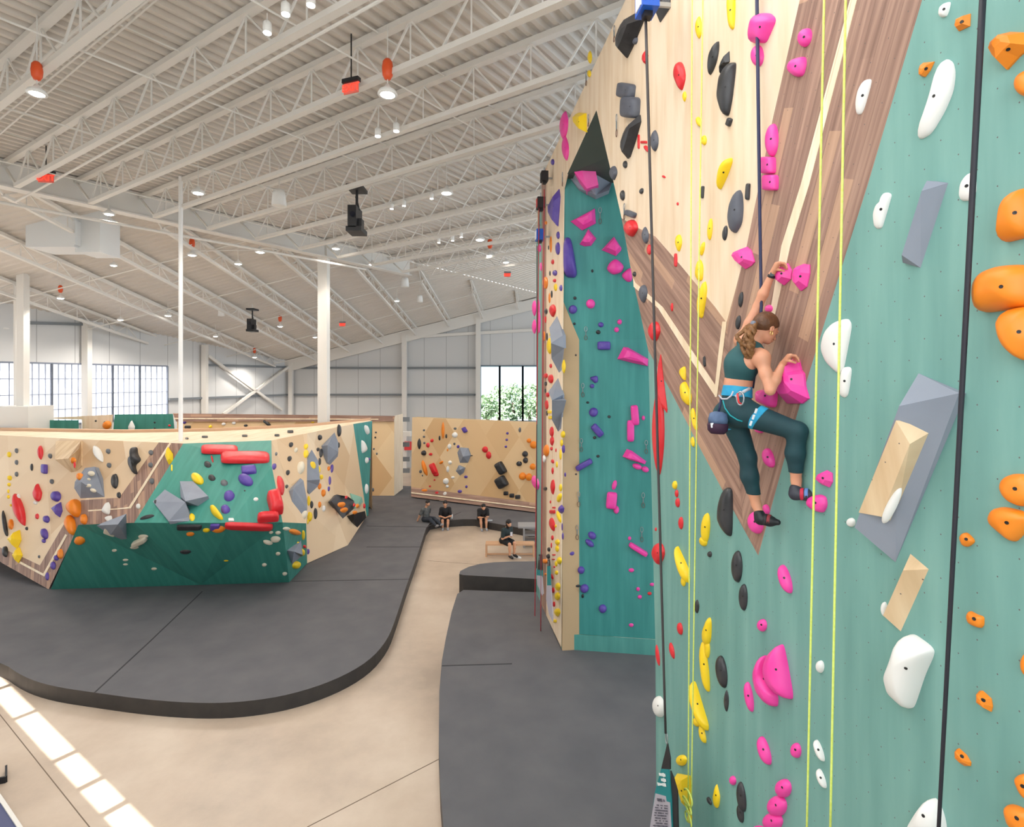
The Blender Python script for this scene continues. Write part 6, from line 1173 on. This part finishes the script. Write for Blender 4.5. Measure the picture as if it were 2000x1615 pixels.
def fig_local(o, ang, jl):
    c_, s_ = math.cos(ang), math.sin(ang); R_ = lambda v: np.array([o.x+v[0]*c_-v[1]*s_, o.y+v[0]*s_+v[1]*c_, o.z+v[2]]); out = {k: R_(v) for k, v in jl.items() if k != 'face'}
    f_ = jl['face']; out['face'] = np.array([f_[0]*c_-f_[1]*s_, f_[0]*s_+f_[1]*c_, f_[2]]); return out
# local frame: faces -Y (towards the camera); origin on the seat under the hips
def sit(lean, kn, an, el, ha, spread=.12, headf=.12, headz=.78, seat=0.0):
    j = dict(pel=(0, 0, .12), che=(0, -lean, .42), nec=(0, -lean*1.3, .60), hea=(0, -lean*1.3-headf, headz), face=(0, -1, -.5), Lsh=(.17, -lean*1.2, .52), Rsh=(-.17, -lean*1.2, .52), Lhip=(.09, 0, .10), Rhip=(-.09, 0, .10))
    for sd, m_ in (('L', 1), ('R', -1)):
        j[sd+'kn'] = (m_*spread, kn[0], kn[1]); j[sd+'an'] = (m_*spread*.9, an[0], an[1]); j[sd+'toe'] = (m_*spread*.95, an[0]-.14, an[1]-.05); j[sd+'el'] = (m_*el[0], el[1], el[2]); j[sd+'ha'] = (m_*ha[0], ha[1], ha[2])
    return j
def person_(name, p, ang, j, label, **kw):
    r = empty('person', p, label, 'person'); jj = fig_local(p, ang, j); figure(r, jj, kw.pop('sk', SK2), kw.pop('top', BLK), kw.pop('bottom', BLK), kw.pop('hair', HB2), kw.pop('shoe', mat('grey_trainer', (150, 150, 155))), **kw); return r
e0 = atz(869, 1017, .3)+Vector((0, .12, 0)); person_('p', e0, .12, sit(.10, (-.42, .08), (-.48, -.22), (.24, -.18, .22), (.07, -.32, .20)), 'person in black T-shirt and shorts sitting on the mat edge looking down')
e1 = atz(936, 1018, .3)+Vector((.1, .14, 0)); person_('p', e1, .25, sit(.24, (-.40, .16), (-.50, -.22), (.2, -.36, .24), (.12, -.48, .26), headf=.10, headz=.68), 'person in black hunched forward on the mat edge beside the white bottle')
e2 = atz(834, 1018, .3)+Vector((-.05, .05, 0)); j2 = sit(.0, (-.42, .16), (-.80, .0), (.26, .12, .26), (.28, .22, .06), headz=.80)
j2['Lan'] = (.10, -.85, -.02); j2['Ran'] = (-.1, -.78, -.05); j2['Ltoe'] = (.1, -.97, .0); j2['Rtoe'] = (-.1, -.9, -.02)
person_('p', e2, .85, j2, 'person in grey-black top lounging with legs stretched over the mat corner', bottom=mat('charcoal_trousers', (44, 50, 60), .8), shorts=False, top=mat('grey_black_top', (44, 46, 48), .8, noise=.7, nscale=9, col2=(110, 112, 112)))
e3 = Vector((((985-CX)/F)*(bY+.2), bY+.2, .47)); j3 = sit(.12, (-.42, .05), (-.42, -.36), (.22, -.14, .22), (.06, -.30, .30), headf=.1, headz=.76)
person_('p', e3, .75, j3, 'person with long dark hair on the wooden bench looking at a phone', top=OLV, hair=HB2, shoe=mat('black_trainer', (30, 30, 34), .6), cap=True)
hp = fig_local(e3, .75, j3)['Rha']; m = MB(); q = Vector(hp)+Vector((.10, -.08, .03)); m.hexa([q+Vector(v) for v in ((-.04, 0, 0), (.04, .03, 0), (.04, .035, 0), (-.04, .005, 0), (-.04, .03, .14), (.04, .06, .14), (.04, .065, .14), (-.04, .035, .14))]); tag(m.build('phone', mat('pale_phone', (200, 196, 200), .3)), 'pale phone in the hand of the person on the bench', 'phone')
print('objects', len(bpy.data.objects))
